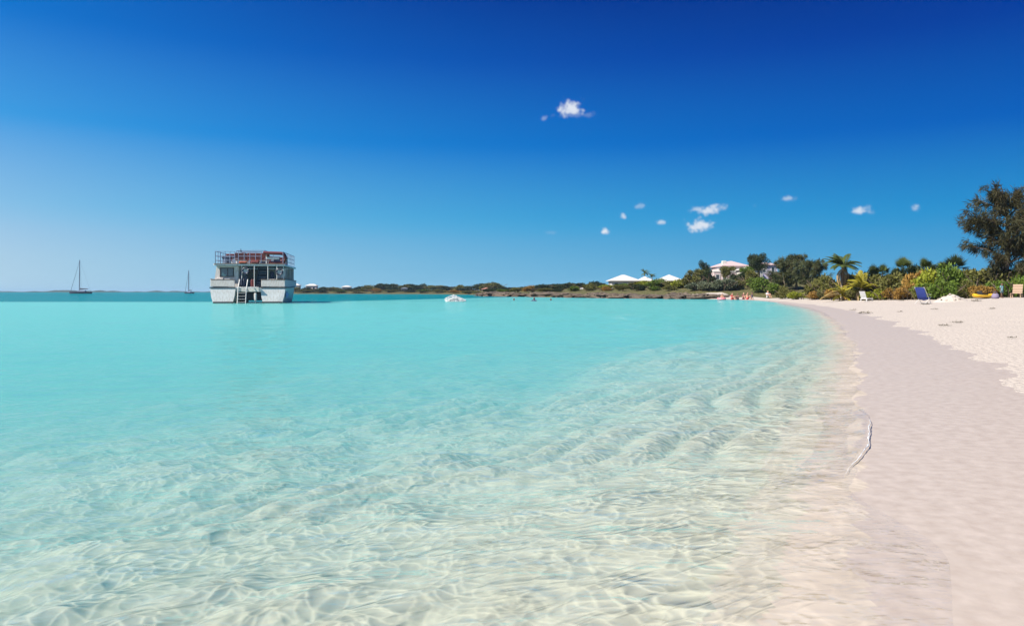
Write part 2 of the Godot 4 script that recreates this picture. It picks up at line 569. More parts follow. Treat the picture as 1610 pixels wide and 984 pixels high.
func make_sky() -> ImageTexture:
	var bw := 384
	var bh := 192
	var im := Image.create(bw, bh, false, Image.FORMAT_RGBF)
	var sun := SUN_TOWARDS.normalized()
	for j in bh:
		var e := PI * (0.5 - (j + 0.5) / bh)
		for i in bw:
			var az := TAU * ((i + 0.5) / bw - 0.5)   # 0: straight ahead, + to the right
			var dir := Vector3(sin(az) * cos(e), sin(e), -cos(az) * cos(e))
			im.set_pixel(i, j, air(rad_to_deg(maxf(e, 0.0)), dir.dot(sun)))
	var W := 4096
	var H := 2048
	im.resize(W, H, Image.INTERPOLATE_CUBIC)
	# fair-weather cumulus scraps: column, row, width, height in picture pixels, density
	var puffs := [[898, 172, 44, 32, 0.8], [856, 185, 14, 10, 0.35], [1115, 330, 64, 22, 0.8], [1099, 356, 42, 26, 0.95], [981, 340, 14, 16, 0.65], [953, 365, 18, 14, 0.8], [1007, 324, 26, 11, 0.35], [1039, 350, 24, 11, 0.6], [1242, 313, 30, 13, 0.5], [1358, 332, 38, 15, 0.7], [1440, 328, 19, 13, 0.55], [865, 366, 26, 8, 0.22], [1188, 325, 14, 10, 0.2], [905, 182, 64, 12, 0.25]]
	var f := noise(71, 0.09, FastNoiseLite.TYPE_SIMPLEX_SMOOTH, 5)
	var ppd := W / 360.0
	var n := 0
	for c in puffs:
		n += 1
		var az := rad_to_deg(atan((c[0] - 805.0) / F))
		var el := rad_to_deg(atan((459.0 - c[1]) / F * cos(deg_to_rad(az))))
		var pw: float = c[2] / F * 57.3 * cos(deg_to_rad(az)) * cos(deg_to_rad(az)) / cos(deg_to_rad(el))
		var ph: float = c[3] / F * 57.3 * cos(deg_to_rad(az))
		var cx := (az + 180.0) * ppd
		var cy := (90.0 - el) * ppd
		var hw := int(pw * ppd * 0.8) + 3
		var hh := int(ph * ppd * 0.8) + 3
		for y in range(-hh, hh + 1):
			for x in range(-hw, hw + 1):
				var u := x / (pw * ppd * 0.5)
				var v := y / (ph * ppd * 0.5)
				var nz := f.get_noise_3d(x * 1.0, y * 1.3, n * 37.0)
				var nz2 := f.get_noise_3d(x * 3.6, y * 3.6, n * 37.0 + 9.0)
				var vv := v * (1.0 if v < 0.0 else 1.45)   # flatter below
				var den: float = c[4] * clampf((1.0 - sqrt(u * u + vv * vv) + nz * 0.95 + nz2 * 0.36) * 1.25, 0.0, 1.0)
				den = clampf(den * den * (3.0 - 2.0 * minf(den, 1.0)), 0.0, 0.92)
				if den < 0.01: continue
				var lit := clampf(0.66 - 0.48 * v - 0.2 * u + nz * 0.55 + nz2 * 0.2, 0.0, 1.0)
				var white := Color(0.22, 0.29, 0.40).lerp(Color(0.44, 0.46, 0.49), lit)
				var at := Vector2i(int(cx) + x, int(cy) + y)
				im.set_pixel(at.x, at.y, im.get_pixel(at.x, at.y).lerp(white, den))
	return ImageTexture.create_from_image(im)

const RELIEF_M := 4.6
# net of caustic light shaped into sand relief, steep faces turned to the sun
func caustic_relief() -> ImageTexture:
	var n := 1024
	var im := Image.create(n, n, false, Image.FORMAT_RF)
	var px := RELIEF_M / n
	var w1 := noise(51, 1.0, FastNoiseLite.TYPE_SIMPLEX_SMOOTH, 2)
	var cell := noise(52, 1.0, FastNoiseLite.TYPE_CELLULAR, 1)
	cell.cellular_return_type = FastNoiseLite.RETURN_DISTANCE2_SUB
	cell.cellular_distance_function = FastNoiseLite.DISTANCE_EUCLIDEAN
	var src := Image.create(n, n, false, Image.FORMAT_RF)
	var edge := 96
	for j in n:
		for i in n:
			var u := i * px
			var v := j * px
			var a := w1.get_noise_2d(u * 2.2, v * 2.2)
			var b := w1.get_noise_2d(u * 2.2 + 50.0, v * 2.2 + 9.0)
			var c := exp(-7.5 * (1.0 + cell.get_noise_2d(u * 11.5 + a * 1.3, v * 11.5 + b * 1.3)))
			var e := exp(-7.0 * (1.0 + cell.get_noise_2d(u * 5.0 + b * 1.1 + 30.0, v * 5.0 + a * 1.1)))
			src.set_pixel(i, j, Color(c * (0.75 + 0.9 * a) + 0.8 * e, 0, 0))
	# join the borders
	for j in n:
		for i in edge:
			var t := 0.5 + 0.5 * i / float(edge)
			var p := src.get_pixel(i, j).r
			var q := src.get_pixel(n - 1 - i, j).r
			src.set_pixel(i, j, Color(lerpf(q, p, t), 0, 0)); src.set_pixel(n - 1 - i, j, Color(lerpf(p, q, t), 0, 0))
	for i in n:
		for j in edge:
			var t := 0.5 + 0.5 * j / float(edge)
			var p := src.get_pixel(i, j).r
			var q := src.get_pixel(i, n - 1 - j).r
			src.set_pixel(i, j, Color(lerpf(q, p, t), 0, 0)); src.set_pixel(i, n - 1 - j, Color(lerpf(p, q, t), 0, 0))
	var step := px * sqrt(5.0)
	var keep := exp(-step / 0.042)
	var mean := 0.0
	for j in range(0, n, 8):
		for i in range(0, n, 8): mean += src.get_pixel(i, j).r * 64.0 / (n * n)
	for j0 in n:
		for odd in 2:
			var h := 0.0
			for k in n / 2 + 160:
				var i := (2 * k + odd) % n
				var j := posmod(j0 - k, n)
				h = h * keep + (src.get_pixel(i, j).r - mean) * step * CAUSTIC_SLOPE  # rises away from the sun so its shading draws the caustic lines
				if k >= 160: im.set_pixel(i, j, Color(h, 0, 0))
	im.resize(680, 680, Image.INTERPOLATE_LANCZOS)   # smooths the steps between the integrated paths
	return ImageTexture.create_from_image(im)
const CAUSTIC_SLOPE := 0.85

func make_materials() -> void:
	# sand: coral sand, grains of several tints
	var grain := ntex(noise(31, 0.05, FastNoiseLite.TYPE_SIMPLEX_SMOOTH, 5), 512, [[0.0, Color(0.43, 0.375, 0.33)], [0.35, Color(0.475, 0.425, 0.38)], [0.65, Color(0.51, 0.46, 0.415)], [1.0, Color(0.56, 0.505, 0.46)]])
	var m := mat("dry_sand", Color(0.90, 0.895, 0.875), 0.95, 0.2)
	m.albedo_texture = grain
	m.heightmap_enabled = true
	m.heightmap_texture = ntex(noise(32, 0.022, FastNoiseLite.TYPE_SIMPLEX_SMOOTH, 6), 1024)
	m.heightmap_scale = 2.8
	world_tex(m, 2.6)
	var m2 := mat("wet_sand", Color(0.82, 0.785, 0.745), 0.42, 0.3)
	m2.albedo_texture = grain
	m2.heightmap_enabled = true
	m2.heightmap_texture = ntex(noise(33, 0.025, FastNoiseLite.TYPE_SIMPLEX_SMOOTH, 6), 1024)
	m2.heightmap_scale = 0.13
	world_tex(m2, 2.9)
	var m3 := mat("bed_sand", Color(0.745, 0.82, 0.725), 0.9, 0.2)
	m3.albedo_texture = grain
	m3.heightmap_enabled = true
	m3.heightmap_texture = caustic_relief()  # caustic light pattern put into the bed as relief
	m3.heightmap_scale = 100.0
	m3.albedo_texture = ntex(noise(36, 0.012, FastNoiseLite.TYPE_SIMPLEX_SMOOTH, 5), 1024, [[0.0, Color(0.40, 0.355, 0.31)], [0.4, Color(0.47, 0.42, 0.375)], [0.6, Color(0.51, 0.46, 0.415)], [1.0, Color(0.56, 0.505, 0.46)]])
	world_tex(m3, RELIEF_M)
	for k in 2:   # the caustic relief fades out towards the edge, tint nears the wet sand
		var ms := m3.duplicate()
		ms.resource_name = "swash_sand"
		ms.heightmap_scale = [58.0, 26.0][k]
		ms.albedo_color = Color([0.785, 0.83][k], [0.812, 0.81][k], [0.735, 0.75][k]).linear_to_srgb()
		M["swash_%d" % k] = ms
	var sg := mat("scrub_ground", Color(1, 1, 1), 0.95, 0.2)
	sg.albedo_texture = ntex(noise(37, 0.03, FastNoiseLite.TYPE_SIMPLEX_SMOOTH, 5), 512, [[0.0, Color(0.03, 0.04, 0.012)], [0.45, Color(0.08, 0.085, 0.03)], [0.7, Color(0.15, 0.12, 0.065)], [1.0, Color(0.26, 0.22, 0.16)]])
	world_tex(sg, 9.0)
	# water: a clear sheet, its body is the volume below it
	var wm := mat("water", Color(0.6, 0.85, 0.9), 0.03, 0.32)
	wm.transparency = BaseMaterial3D.TRANSPARENCY_ALPHA
	wm.albedo_color.a = 0.0
	wm.normal_enabled = true
	var wn := noise(35, 0.03, FastNoiseLite.TYPE_SIMPLEX_SMOOTH, 4)
	wm.normal_texture = ntex(wn, 1024, [], 9.0)
	wm.normal_scale = 0.8
	wm.uv1_triplanar = true; wm.uv1_world_triplanar = true
	wm.uv1_scale = Vector3(1.0 / 9.0, 0.3, 1.0 / 5.0)
	var fm := FogMaterial.new()
	fm.albedo = Color(0.27, 1.0, 0.96).linear_to_srgb()
	fm.density = 0.31
	M.shallow = fm
	var fs := fm.duplicate()
	fs.density = 1.6
	M.shoal = fs
	var fd := FogMaterial.new()
	fd.albedo = Color(0.0, 0.40, 0.46).linear_to_srgb()
	fd.density = 0.35
	M.deep = fd
	for e in [["bark", Color(0.13, 0.10, 0.075)], ["bark_pale", Color(0.20, 0.165, 0.135)], ["palm_bark", Color(0.23, 0.19, 0.14)], ["rock", Color(0.105, 0.085, 0.068)]]:
		var bm := mat(e[0], Color(1, 1, 1), 0.92, 0.2)
		var cc: Color = e[1]
		bm.albedo_texture = ntex(noise(40 + e[0].length(), 0.04, FastNoiseLite.TYPE_SIMPLEX_SMOOTH, 5), 256, [[0.0, cc * 0.5], [0.5, cc], [1.0, cc * 1.7]])
		world_tex(bm, 1.4)
	M.rock.uv1_scale = Vector3.ONE * 0.35
	for e in [["leaf_green", Color(0.095, 0.15, 0.018)], ["leaf_lime", Color(0.21, 0.235, 0.02)], ["leaf_olive", Color(0.115, 0.115, 0.028)], ["leaf_dark", Color(0.030, 0.045, 0.015)], ["leaf_grey", Color(0.13, 0.155, 0.10)], ["leaf_rust", Color(0.27, 0.16, 0.035)], ["needle", Color(0.046, 0.047, 0.020)], ["needle_green", Color(0.060, 0.075, 0.030)], ["dry_leaf", Color(0.33, 0.24, 0.13)], ["palm_green", Color(0.062, 0.085, 0.018)], ["palm_gold", Color(0.26, 0.23, 0.022)]]:
		var lm := mat(e[0], e[1], 0.6, 0.35)
		lm.vertex_color_use_as_albedo = true
		lm.backlight_enabled = true
		lm.backlight = Color(0.5, 0.5, 0.3)
	# boats, houses, people
	for e in [["gelcoat", Color(0.58, 0.59, 0.58), 0.3], ["cream_paint", Color(0.55, 0.52, 0.49), 0.45], ["blue_paint", Color(0.10, 0.19, 0.50), 0.35], ["black_paint", Color(0.018, 0.02, 0.024), 0.45], ["timber", Color(0.22, 0.17, 0.12), 0.6], ["deck_grey", Color(0.30, 0.31, 0.32), 0.7], ["white_pipe", Color(0.58, 0.58, 0.56), 0.35], ["steel_pipe", Color(0.19, 0.23, 0.33), 0.4], ["navy", Color(0.025, 0.032, 0.06), 0.55], ["navy_light", Color(0.07, 0.095, 0.14), 0.5], ["red_paint", Color(0.15, 0.036, 0.034), 0.45], ["dark_red", Color(0.10, 0.034, 0.036), 0.5], ["orange_cloth", Color(0.30, 0.075, 0.04), 0.8], ["yellow_plastic", Color(0.72, 0.42, 0.02), 0.35],
			["white_wall", Color(0.46, 0.46, 0.43), 0.8], ["pink_wall", Color(0.54, 0.43, 0.42), 0.8], ["lilac_wall", Color(0.42, 0.39, 0.52), 0.8], ["white_roof", Color(0.50, 0.49, 0.47), 0.7], ["red_roof", Color(0.40, 0.19, 0.15), 0.8], ["grey_roof", Color(0.10, 0.12, 0.15), 0.7], ["pink_roof", Color(0.46, 0.34, 0.34), 0.8], ["window_frame", Color(0.5, 0.5, 0.5), 0.5],
			["skin", Color(0.42, 0.23, 0.15), 0.55], ["skin_dark", Color(0.14, 0.075, 0.05), 0.55], ["hair_dark", Color(0.03, 0.02, 0.016), 0.6], ["cloth_red", Color(0.42, 0.06, 0.06), 0.85], ["cloth_navy", Color(0.035, 0.04, 0.09), 0.85], ["cloth_teal", Color(0.12, 0.24, 0.27), 0.85], ["cloth_white", Color(0.55, 0.55, 0.55), 0.85], ["cloth_maroon", Color(0.14, 0.05, 0.06), 0.85], ["pink_vinyl", Color(0.75, 0.24, 0.28), 0.3], ["blue_canvas", Color(0.05, 0.085, 0.36), 0.8], ["tan_wood", Color(0.32, 0.21, 0.14), 0.6], ["weed", Color(0.075, 0.065, 0.03), 0.8], ["purple_cloth", Color(0.19, 0.16, 0.24), 0.85]]:
		mat(e[0], e[1], e[2])
	for e in ["gelcoat", "cream_paint"]:   # salt, rust weeps and scuffs in the old paint
		var gm: StandardMaterial3D = M[e]
		var c0 := gm.albedo_color.srgb_to_linear()
		gm.albedo_color = Color.WHITE
		gm.albedo_texture = ntex(noise(61, 0.03, FastNoiseLite.TYPE_SIMPLEX_SMOOTH, 5), 256, [[0.0, c0 * Color(0.78, 0.72, 0.64)], [0.32, c0 * Color(0.9, 0.88, 0.85)], [0.55, c0], [1.0, c0 * 1.08]])
		gm.uv1_triplanar = true; gm.uv1_scale = Vector3(0.9, 0.28, 0.9)
	mat("tinted_glass", Color(0.03, 0.12, 0.15), 0.05, 0.6)
	mat("dark_glass", Color(0.03, 0.04, 0.05), 0.08, 0.5)
	mat("foam", Color(0.66, 0.68, 0.68), 0.6, 0.4)
	mat("islet_scrub", Color(0.035, 0.05, 0.022), 0.95, 0.1)

# ---------------------------------------------------------------- plants
func leaf(b: MB, at: Vector3, along: Vector3, across: Vector3, l: float, w: float) -> void:
	var tip := at + along * l
	var mid := at + along * l * 0.45
	var up := along.cross(across).normalized() * w * 0.12
	b.tri(at, mid + across * w * 0.5 + up, tip)
	b.tri(at, tip, mid - across * w * 0.5 + up)

func rdir(r: RandomNumberGenerator) -> Vector3:
	while true:
		var q := Vector3(r.randf_range(-1, 1), r.randf_range(-1, 1), r.randf_range(-1, 1))
		if q.length_squared() < 1.0 and q.length_squared() > 0.01:
			return q.normalized()
	return Vector3.UP

# a crown of many leaves in clumps; [ [centre, radii], ... ]
func crown_mesh(seed_: int, clumps: Array, per: int, size: float, spread := 0.25, slim := 0.55) -> ArrayMesh:
	var r := RandomNumberGenerator.new()
	r.seed = seed_
	var b := MB.new()
	b.use_c = true
	for cl in clumps:
		var ctr: Vector3 = cl[0]
		var rad: Vector3 = cl[1]
		var tone := r.randf_range(1.0 - spread, 1.0 + spread)
		var warm := r.randf_range(0.92, 1.10)
		for i in per:
			var q := rdir(r)
			var dep := pow(r.randf(), 0.45)
			var at := ctr + q * rad * dep * (1.0 + 0.22 * sin(q.x * 7.0 + seed_) * cos(q.z * 6.0))
			var along := (q * 0.7 + rdir(r) * 0.8 + Vector3(0, 0.25, 0)).normalized()
			var across := along.cross(rdir(r)).normalized()
			var t := tone * r.randf_range(0.72, 1.28)
			b.col = Color(t * warm, t, t * r.randf_range(0.8, 1.1))
			leaf(b, at, along, across, size * r.randf_range(0.7, 1.35), size * slim * r.randf_range(0.7, 1.3))
	return b.mesh()

func stems_mesh(seed_: int, n: int, spread: float, high: float, r0: float) -> ArrayMesh:
	var r := RandomNumberGenerator.new()
	r.seed = seed_
	var b := MB.new()
	for i in n:
		var a := TAU * (i + r.randf()) / n
		var foot := Vector3(cos(a), 0, sin(a)) * spread * 0.12
		var knee := foot + Vector3(cos(a) * spread * 0.3, high * 0.45, sin(a) * spread * 0.3)
		var top := knee + Vector3(cos(a + 0.4) * spread * 0.45, high * 0.5, sin(a + 0.4) * spread * 0.45)
		b.path([foot - Vector3(0, 0.15, 0), knee, top], r0, r0 * 0.35, 5)
		for k in 2:
			b.tube(knee, knee + Vector3(r.randf_range(-1, 1) * spread * 0.5, high * 0.35, r.randf_range(-1, 1) * spread * 0.5), r0 * 0.5, r0 * 0.2, 4)
	return b.mesh()

var bush_crowns := []
var bush_stems := []
func make_bush_shapes() -> void:
	# unit bushes: about 1 m high and 1.5 m wide, scaled when set out
	for k in 5:
		var r := RandomNumberGenerator.new()
		r.seed = 900 + k
		var cl := []
		for i in 11:
			var a := r.randf() * TAU
			var q := sqrt(r.randf()) * 0.56
			var y := 0.28 + r.randf() * 0.46 * (1.1 - q)
			cl.append([Vector3(cos(a) * q, y, sin(a) * q), Vector3(0.24, 0.19, 0.24) * r.randf_range(0.8, 1.3)])
		bush_crowns.append(crown_mesh(910 + k, cl, 330, 0.105))
		bush_stems.append(stems_mesh(920 + k, 5, 0.9, 0.7, 0.035))

func bush(called: String, label: String, category: String, px: float, d: float, wide: float, high: float, m: Material, kind: int, group := "", turn := 0.0) -> Node3D:
	var x := X(px, d)
	var o := thing(called, label, category, Vector3(x, ground(x, d) - 0.05, -d), turn, group)
	var c := place("foliage", bush_crowns[kind % 5], m, o)
	c.scale = Vector3(wide / 1.5, high, wide / 1.5)
	var s := place("stem", bush_stems[kind % 5], M.bark, o)
	s.scale = c.scale
	return o

# ---- palms
func frond_mesh(seed_: int, length: float, droop: float, leaflet: float, pairs: int, stiff := 0.5) -> ArrayMesh:
	# a feather leaf that leaves the origin along +x and arches down
	var r := RandomNumberGenerator.new()
	r.seed = seed_
	var b := MB.new()
	b.use_c = true
	var pts := []
	for i in 9:
		var t := i / 8.0
		pts.append(Vector3(length * (t - 0.18 * t * t * droop), length * (0.34 * t - droop * 0.62 * t * t), length * 0.05 * sin(t * 2.6) * (1 if seed_ % 2 else -1)))
	b.col = Color(1.25, 1.15, 0.7)
	b.path(pts, 0.026, 0.006, 4)
	for i in pairs:
		var t := 0.12 + 0.88 * i / (pairs - 1.0)
		var f := t * 8.0
		var k := mini(int(f), 7)
		var at: Vector3 = pts[k].lerp(pts[k + 1], f - k)
		var ax: Vector3 = (pts[k + 1] - pts[k]).normalized()
		for s in [-1.0, 1.0]:
			var side := Vector3(0, 0, s)
			var dir := (ax * (0.55 + 0.5 * t) + side * (0.9 - 0.35 * t) + Vector3(0, -0.35 * droop * (1.0 - stiff) - 0.12, 0)).normalized()
			var l := leaflet * sin(0.35 + 2.55 * t) * r.randf_range(0.85, 1.15)
			var t2 := r.randf_range(0.75, 1.25)
			b.col = Color(t2, t2, t2 * 0.95)
			leaf(b, at, dir, dir.cross(Vector3.UP).normalized().lerp(Vector3.UP, 0.3 * s).normalized(), l, leaflet * 0.12)
	return b.mesh()

func fan_mesh(seed_: int, stalk: float, blade: float) -> ArrayMesh:
	var r := RandomNumberGenerator.new()
	r.seed = seed_
	var b := MB.new()
	b.use_c = true
	b.col = Color(1.2, 1.1, 0.7)
	var hub := Vector3(stalk, stalk * 0.18, 0)
	b.path([Vector3.ZERO, Vector3(stalk * 0.5, stalk * 0.14, 0), hub], 0.014, 0.009, 4)
	for i in 17:
		var a := lerpf(-2.2, 2.2, i / 16.0)
		var dir := Vector3(cos(a), 0.10 - 0.16 * absf(sin(a)), sin(a)).normalized()
		var t2 := r.randf_range(0.75, 1.25)
		b.col = Color(t2, t2, t2)
		leaf(b, hub, dir, dir.cross(Vector3.UP).normalized(), blade * r.randf_range(0.85, 1.1) * (0.75 + 0.25 * cos(a * 0.6)), blade * 0.13)
	return b.mesh()

var fronds := []
var fans := []
func palm(called: String, label: String, px: float, d: float, trunk_h: float, frond_l: float, m: Material, n: int, lean: Vector2, seed_: int, dead := 0, group := "") -> Node3D:
	var r := RandomNumberGenerator.new()
	r.seed = seed_
	if fronds.is_empty():
		for k in 4: fronds.append(frond_mesh(300 + k, 1.0, 0.55 + 0.22 * k, 0.30, 30))
	var x := X(px, d)
	var o := thing(called, label, "palm tree", Vector3(x, ground(x, d), -d), 0.0, group)
	var b := MB.new()
	var pts := []
	for i in 7:
		var t := i / 6.0
		pts.append(Vector3(lean.x * t * t, trunk_h * t - 0.1, lean.y * t * t))
	b.path(pts, 0.13, 0.085, 8)
	for i in int(trunk_h * 7):
		var t := (i + 0.5) / (trunk_h * 7)
		b.lathe(Vector3(lean.x * t * t, trunk_h * t - 0.1, lean.y * t * t), [Vector2(0.1, -0.03), Vector2(0.138 - 0.045 * t, 0.0), Vector2(0.09, 0.05)], 8)
	part("trunk", b, M.palm_bark, o)
	var top := Vector3(lean.x, trunk_h - 0.1, lean.y)
	for i in n:
		var f := place("frond", fronds[r.randi() % 4], m, o)
		f.position = top
		var up := r.randf_range(-0.1, 0.95) if i < n * 0.65 else r.randf_range(0.8, 1.3)
		f.basis = Basis(Vector3.UP, TAU * i / n * 1.618 + r.randf() * 0.3) * Basis(Vector3(0, 0, 1), up) * Basis().scaled(Vector3.ONE * frond_l * r.randf_range(0.85, 1.1))
	for i in dead:
		var f := place("dead_frond", fronds[3], M.dry_leaf, o)
		f.position = top - Vector3(0, 0.1, 0)
		f.basis = Basis(Vector3.UP, r.randf() * TAU) * Basis(Vector3(0, 0, 1), r.randf_range(-1.2, -0.7)) * Basis().scaled(Vector3.ONE * frond_l * r.randf_range(0.7, 0.95))
	return o

func fan_palm(label: String, px: float, d: float, trunk_h: float, size: float, m: Material, seed_: int, group: String) -> Node3D:
	var r := RandomNumberGenerator.new()
	r.seed = seed_
	if fans.is_empty():
		for k in 3: fans.append(fan_mesh(400 + k, 0.55, 0.55))
	var x := X(px, d)
	var o := thing("thatch_palm", label, "palm tree", Vector3(x, ground(x, d), -d), 0.0, group)
	var b := MB.new()
	b.path([Vector3(0, -0.1, 0), Vector3(0.03, trunk_h * 0.5, 0.02), Vector3(0.05, trunk_h, 0)], 0.06, 0.05, 7)
	part("trunk", b, M.palm_bark, o)
	for i in 20:
		var f := place("fan_leaf", fans[r.randi() % 3], m, o)
		f.position = Vector3(0.05, trunk_h, 0)
		f.basis = Basis(Vector3.UP, TAU * i * 0.618 + r.randf() * 0.3) * Basis(Vector3(0, 0, 1), r.randf_range(-0.3, 1.45)) * Basis(Vector3.RIGHT, r.randf_range(-0.4, 0.4)) * Basis().scaled(Vector3.ONE * size * r.randf_range(0.85, 1.15))
	return o

# ---- casuarina: limbs with hanging tassels of needles
func casuarina(label: String, px: float, d: float, high: float, wide: float, seed_: int, m: Material, n_limb: int, dens: int, lean := Vector2.ZERO, tips: Array = [], needle_w := 0.04) -> Node3D:
	var r := RandomNumberGenerator.new()
	r.seed = seed_
	var x := X(px, d)
	var o := thing("casuarina_tree", label, "tree", Vector3(x, ground(x, d), -d))
	var tr := MB.new()
	var spine := []
	for i in 8:
		var t := i / 7.0
		spine.append(Vector3(lean.x * t + 0.10 * high * 0.2 * sin(t * 5.0 + seed_), high * 0.93 * t - 0.2, lean.y * t + 0.02 * high * sin(t * 4.0)))
	tr.path(spine, high * 0.036, high * 0.006, 9)
	part("trunk", tr, M.bark_pale, o)
	var lm := MB.new()
	var nd := MB.new()
	nd.use_c = true
	for i in n_limb + tips.size():
		var t := 0.22 + 0.76 * (i + r.randf() * 0.6) / n_limb
		var f := t * 7.0
		var k := mini(int(f), 6)
		var base: Vector3 = spine[k].lerp(spine[k + 1], f - k)
		var a := i * 2.4 + r.randf() * 0.7
		var reach := wide * 0.5 * (0.55 + 0.75 * sin(clampf(t * 1.05, 0, 1) * PI * 0.8 + 0.35)) * r.randf_range(0.55, 1.15) * (1.0 - 0.45 * smoothstep(0.75, 1.0, t))
		var rise := reach * r.randf_range(0.15, 0.75) * (0.5 + t)
		var tip := base + Vector3(cos(a) * reach, rise, sin(a) * reach)
		if i >= n_limb:
			tip = tips[i - n_limb]
			t = clampf((tip.y - 0.45 * Vector2(tip.x, tip.z).length()) / high, 0.2, 0.9)
			f = t * 7.0
			k = mini(int(f), 6)
			base = spine[k].lerp(spine[k + 1], f - k)
			reach = base.distance_to(tip)
			a = atan2(tip.z - base.z, tip.x - base.x)
		var mid := base.lerp(tip, 0.5) + Vector3(0, reach * 0.08, 0)
		lm.path([base, mid, tip], high * 0.010, high * 0.002, 5)
		var tufts := 5 + int(reach * 3.2)
		for j in tufts:
			var u := 0.22 + 0.82 * (j + r.randf()) / tufts
			var c := (base.lerp(mid, u * 2.0) if u < 0.5 else mid.lerp(tip, u * 2.0 - 1.0)) + rdir(r) * 0.16 * reach
			var tone := r.randf_range(0.65, 1.3)
			var brown := r.randf()
			var out_ := (Vector3(cos(a), 0.25, sin(a)) + rdir(r) * 0.7).normalized()
			for q in dens:
				var at := c + rdir(r) * r.randf() * 0.30
				var dir := (out_ * r.randf_range(0.2, 1.0) + Vector3(0, r.randf_range(-1.15, 0.25), 0) + rdir(r) * 0.35).normalized()
				var t2 := tone * r.randf_range(0.7, 1.3)
				nd.col = Color(t2 * lerpf(1.0, 1.5, brown), t2 * lerpf(1.0, 0.98, brown), t2 * lerpf(0.9, 0.8, brown))
				leaf(nd, at, dir, dir.cross(rdir(r)).normalized(), r.randf_range(0.25, 0.62), needle_w)
	part("limb", lm, M.bark, o)
	part("crown", nd, m, o)
	return o

# ---- broad crown tree
func crown_tree(called: String, label: String, px: float, d: float, base_y: float, high: float, wide: float, m: Material, seed_: int, per := 260, nclump := 14, leaf_size := 0.16, group := "") -> Node3D:
	var r := RandomNumberGenerator.new()
	r.seed = seed_
	var x := X(px, d)
	var g := ground(x, d) if base_y < -50.0 else base_y
	var o := thing(called, label, "tree", Vector3(x, g, -d), 0.0, group)
	var b := MB.new()
	var top := high * 0.75
	b.path([Vector3(0, -0.3, 0), Vector3(0.04 * high * r.randf_range(-1, 1), top * 0.5, 0.03 * high), Vector3(0.05 * high * r.randf_range(-1, 1), top, 0)], high * 0.035, high * 0.012, 7)
	var cl := []
	for i in nclump:
		var a := r.randf() * TAU
		var q := sqrt(r.randf()) * 0.36 * wide
		var y := high * r.randf_range(0.38, 0.88)
		q *= sqrt(clampf(1.15 - pow((y / high - 0.55) / 0.48, 2.0), 0.1, 1.0))
		var c := Vector3(cos(a) * q, y, sin(a) * q)
		var rr := r.randf_range(0.13, 0.21)
		cl.append([c, Vector3(wide * rr, high * rr * 0.75, wide * rr)])
		b.tube(Vector3(0, high * 0.3, 0), c, high * 0.012, high * 0.004, 4)
	part("trunk", b, M.bark, o)
	place("crown", crown_mesh(seed_ + 5, cl, per, leaf_size), m, o)
	return o

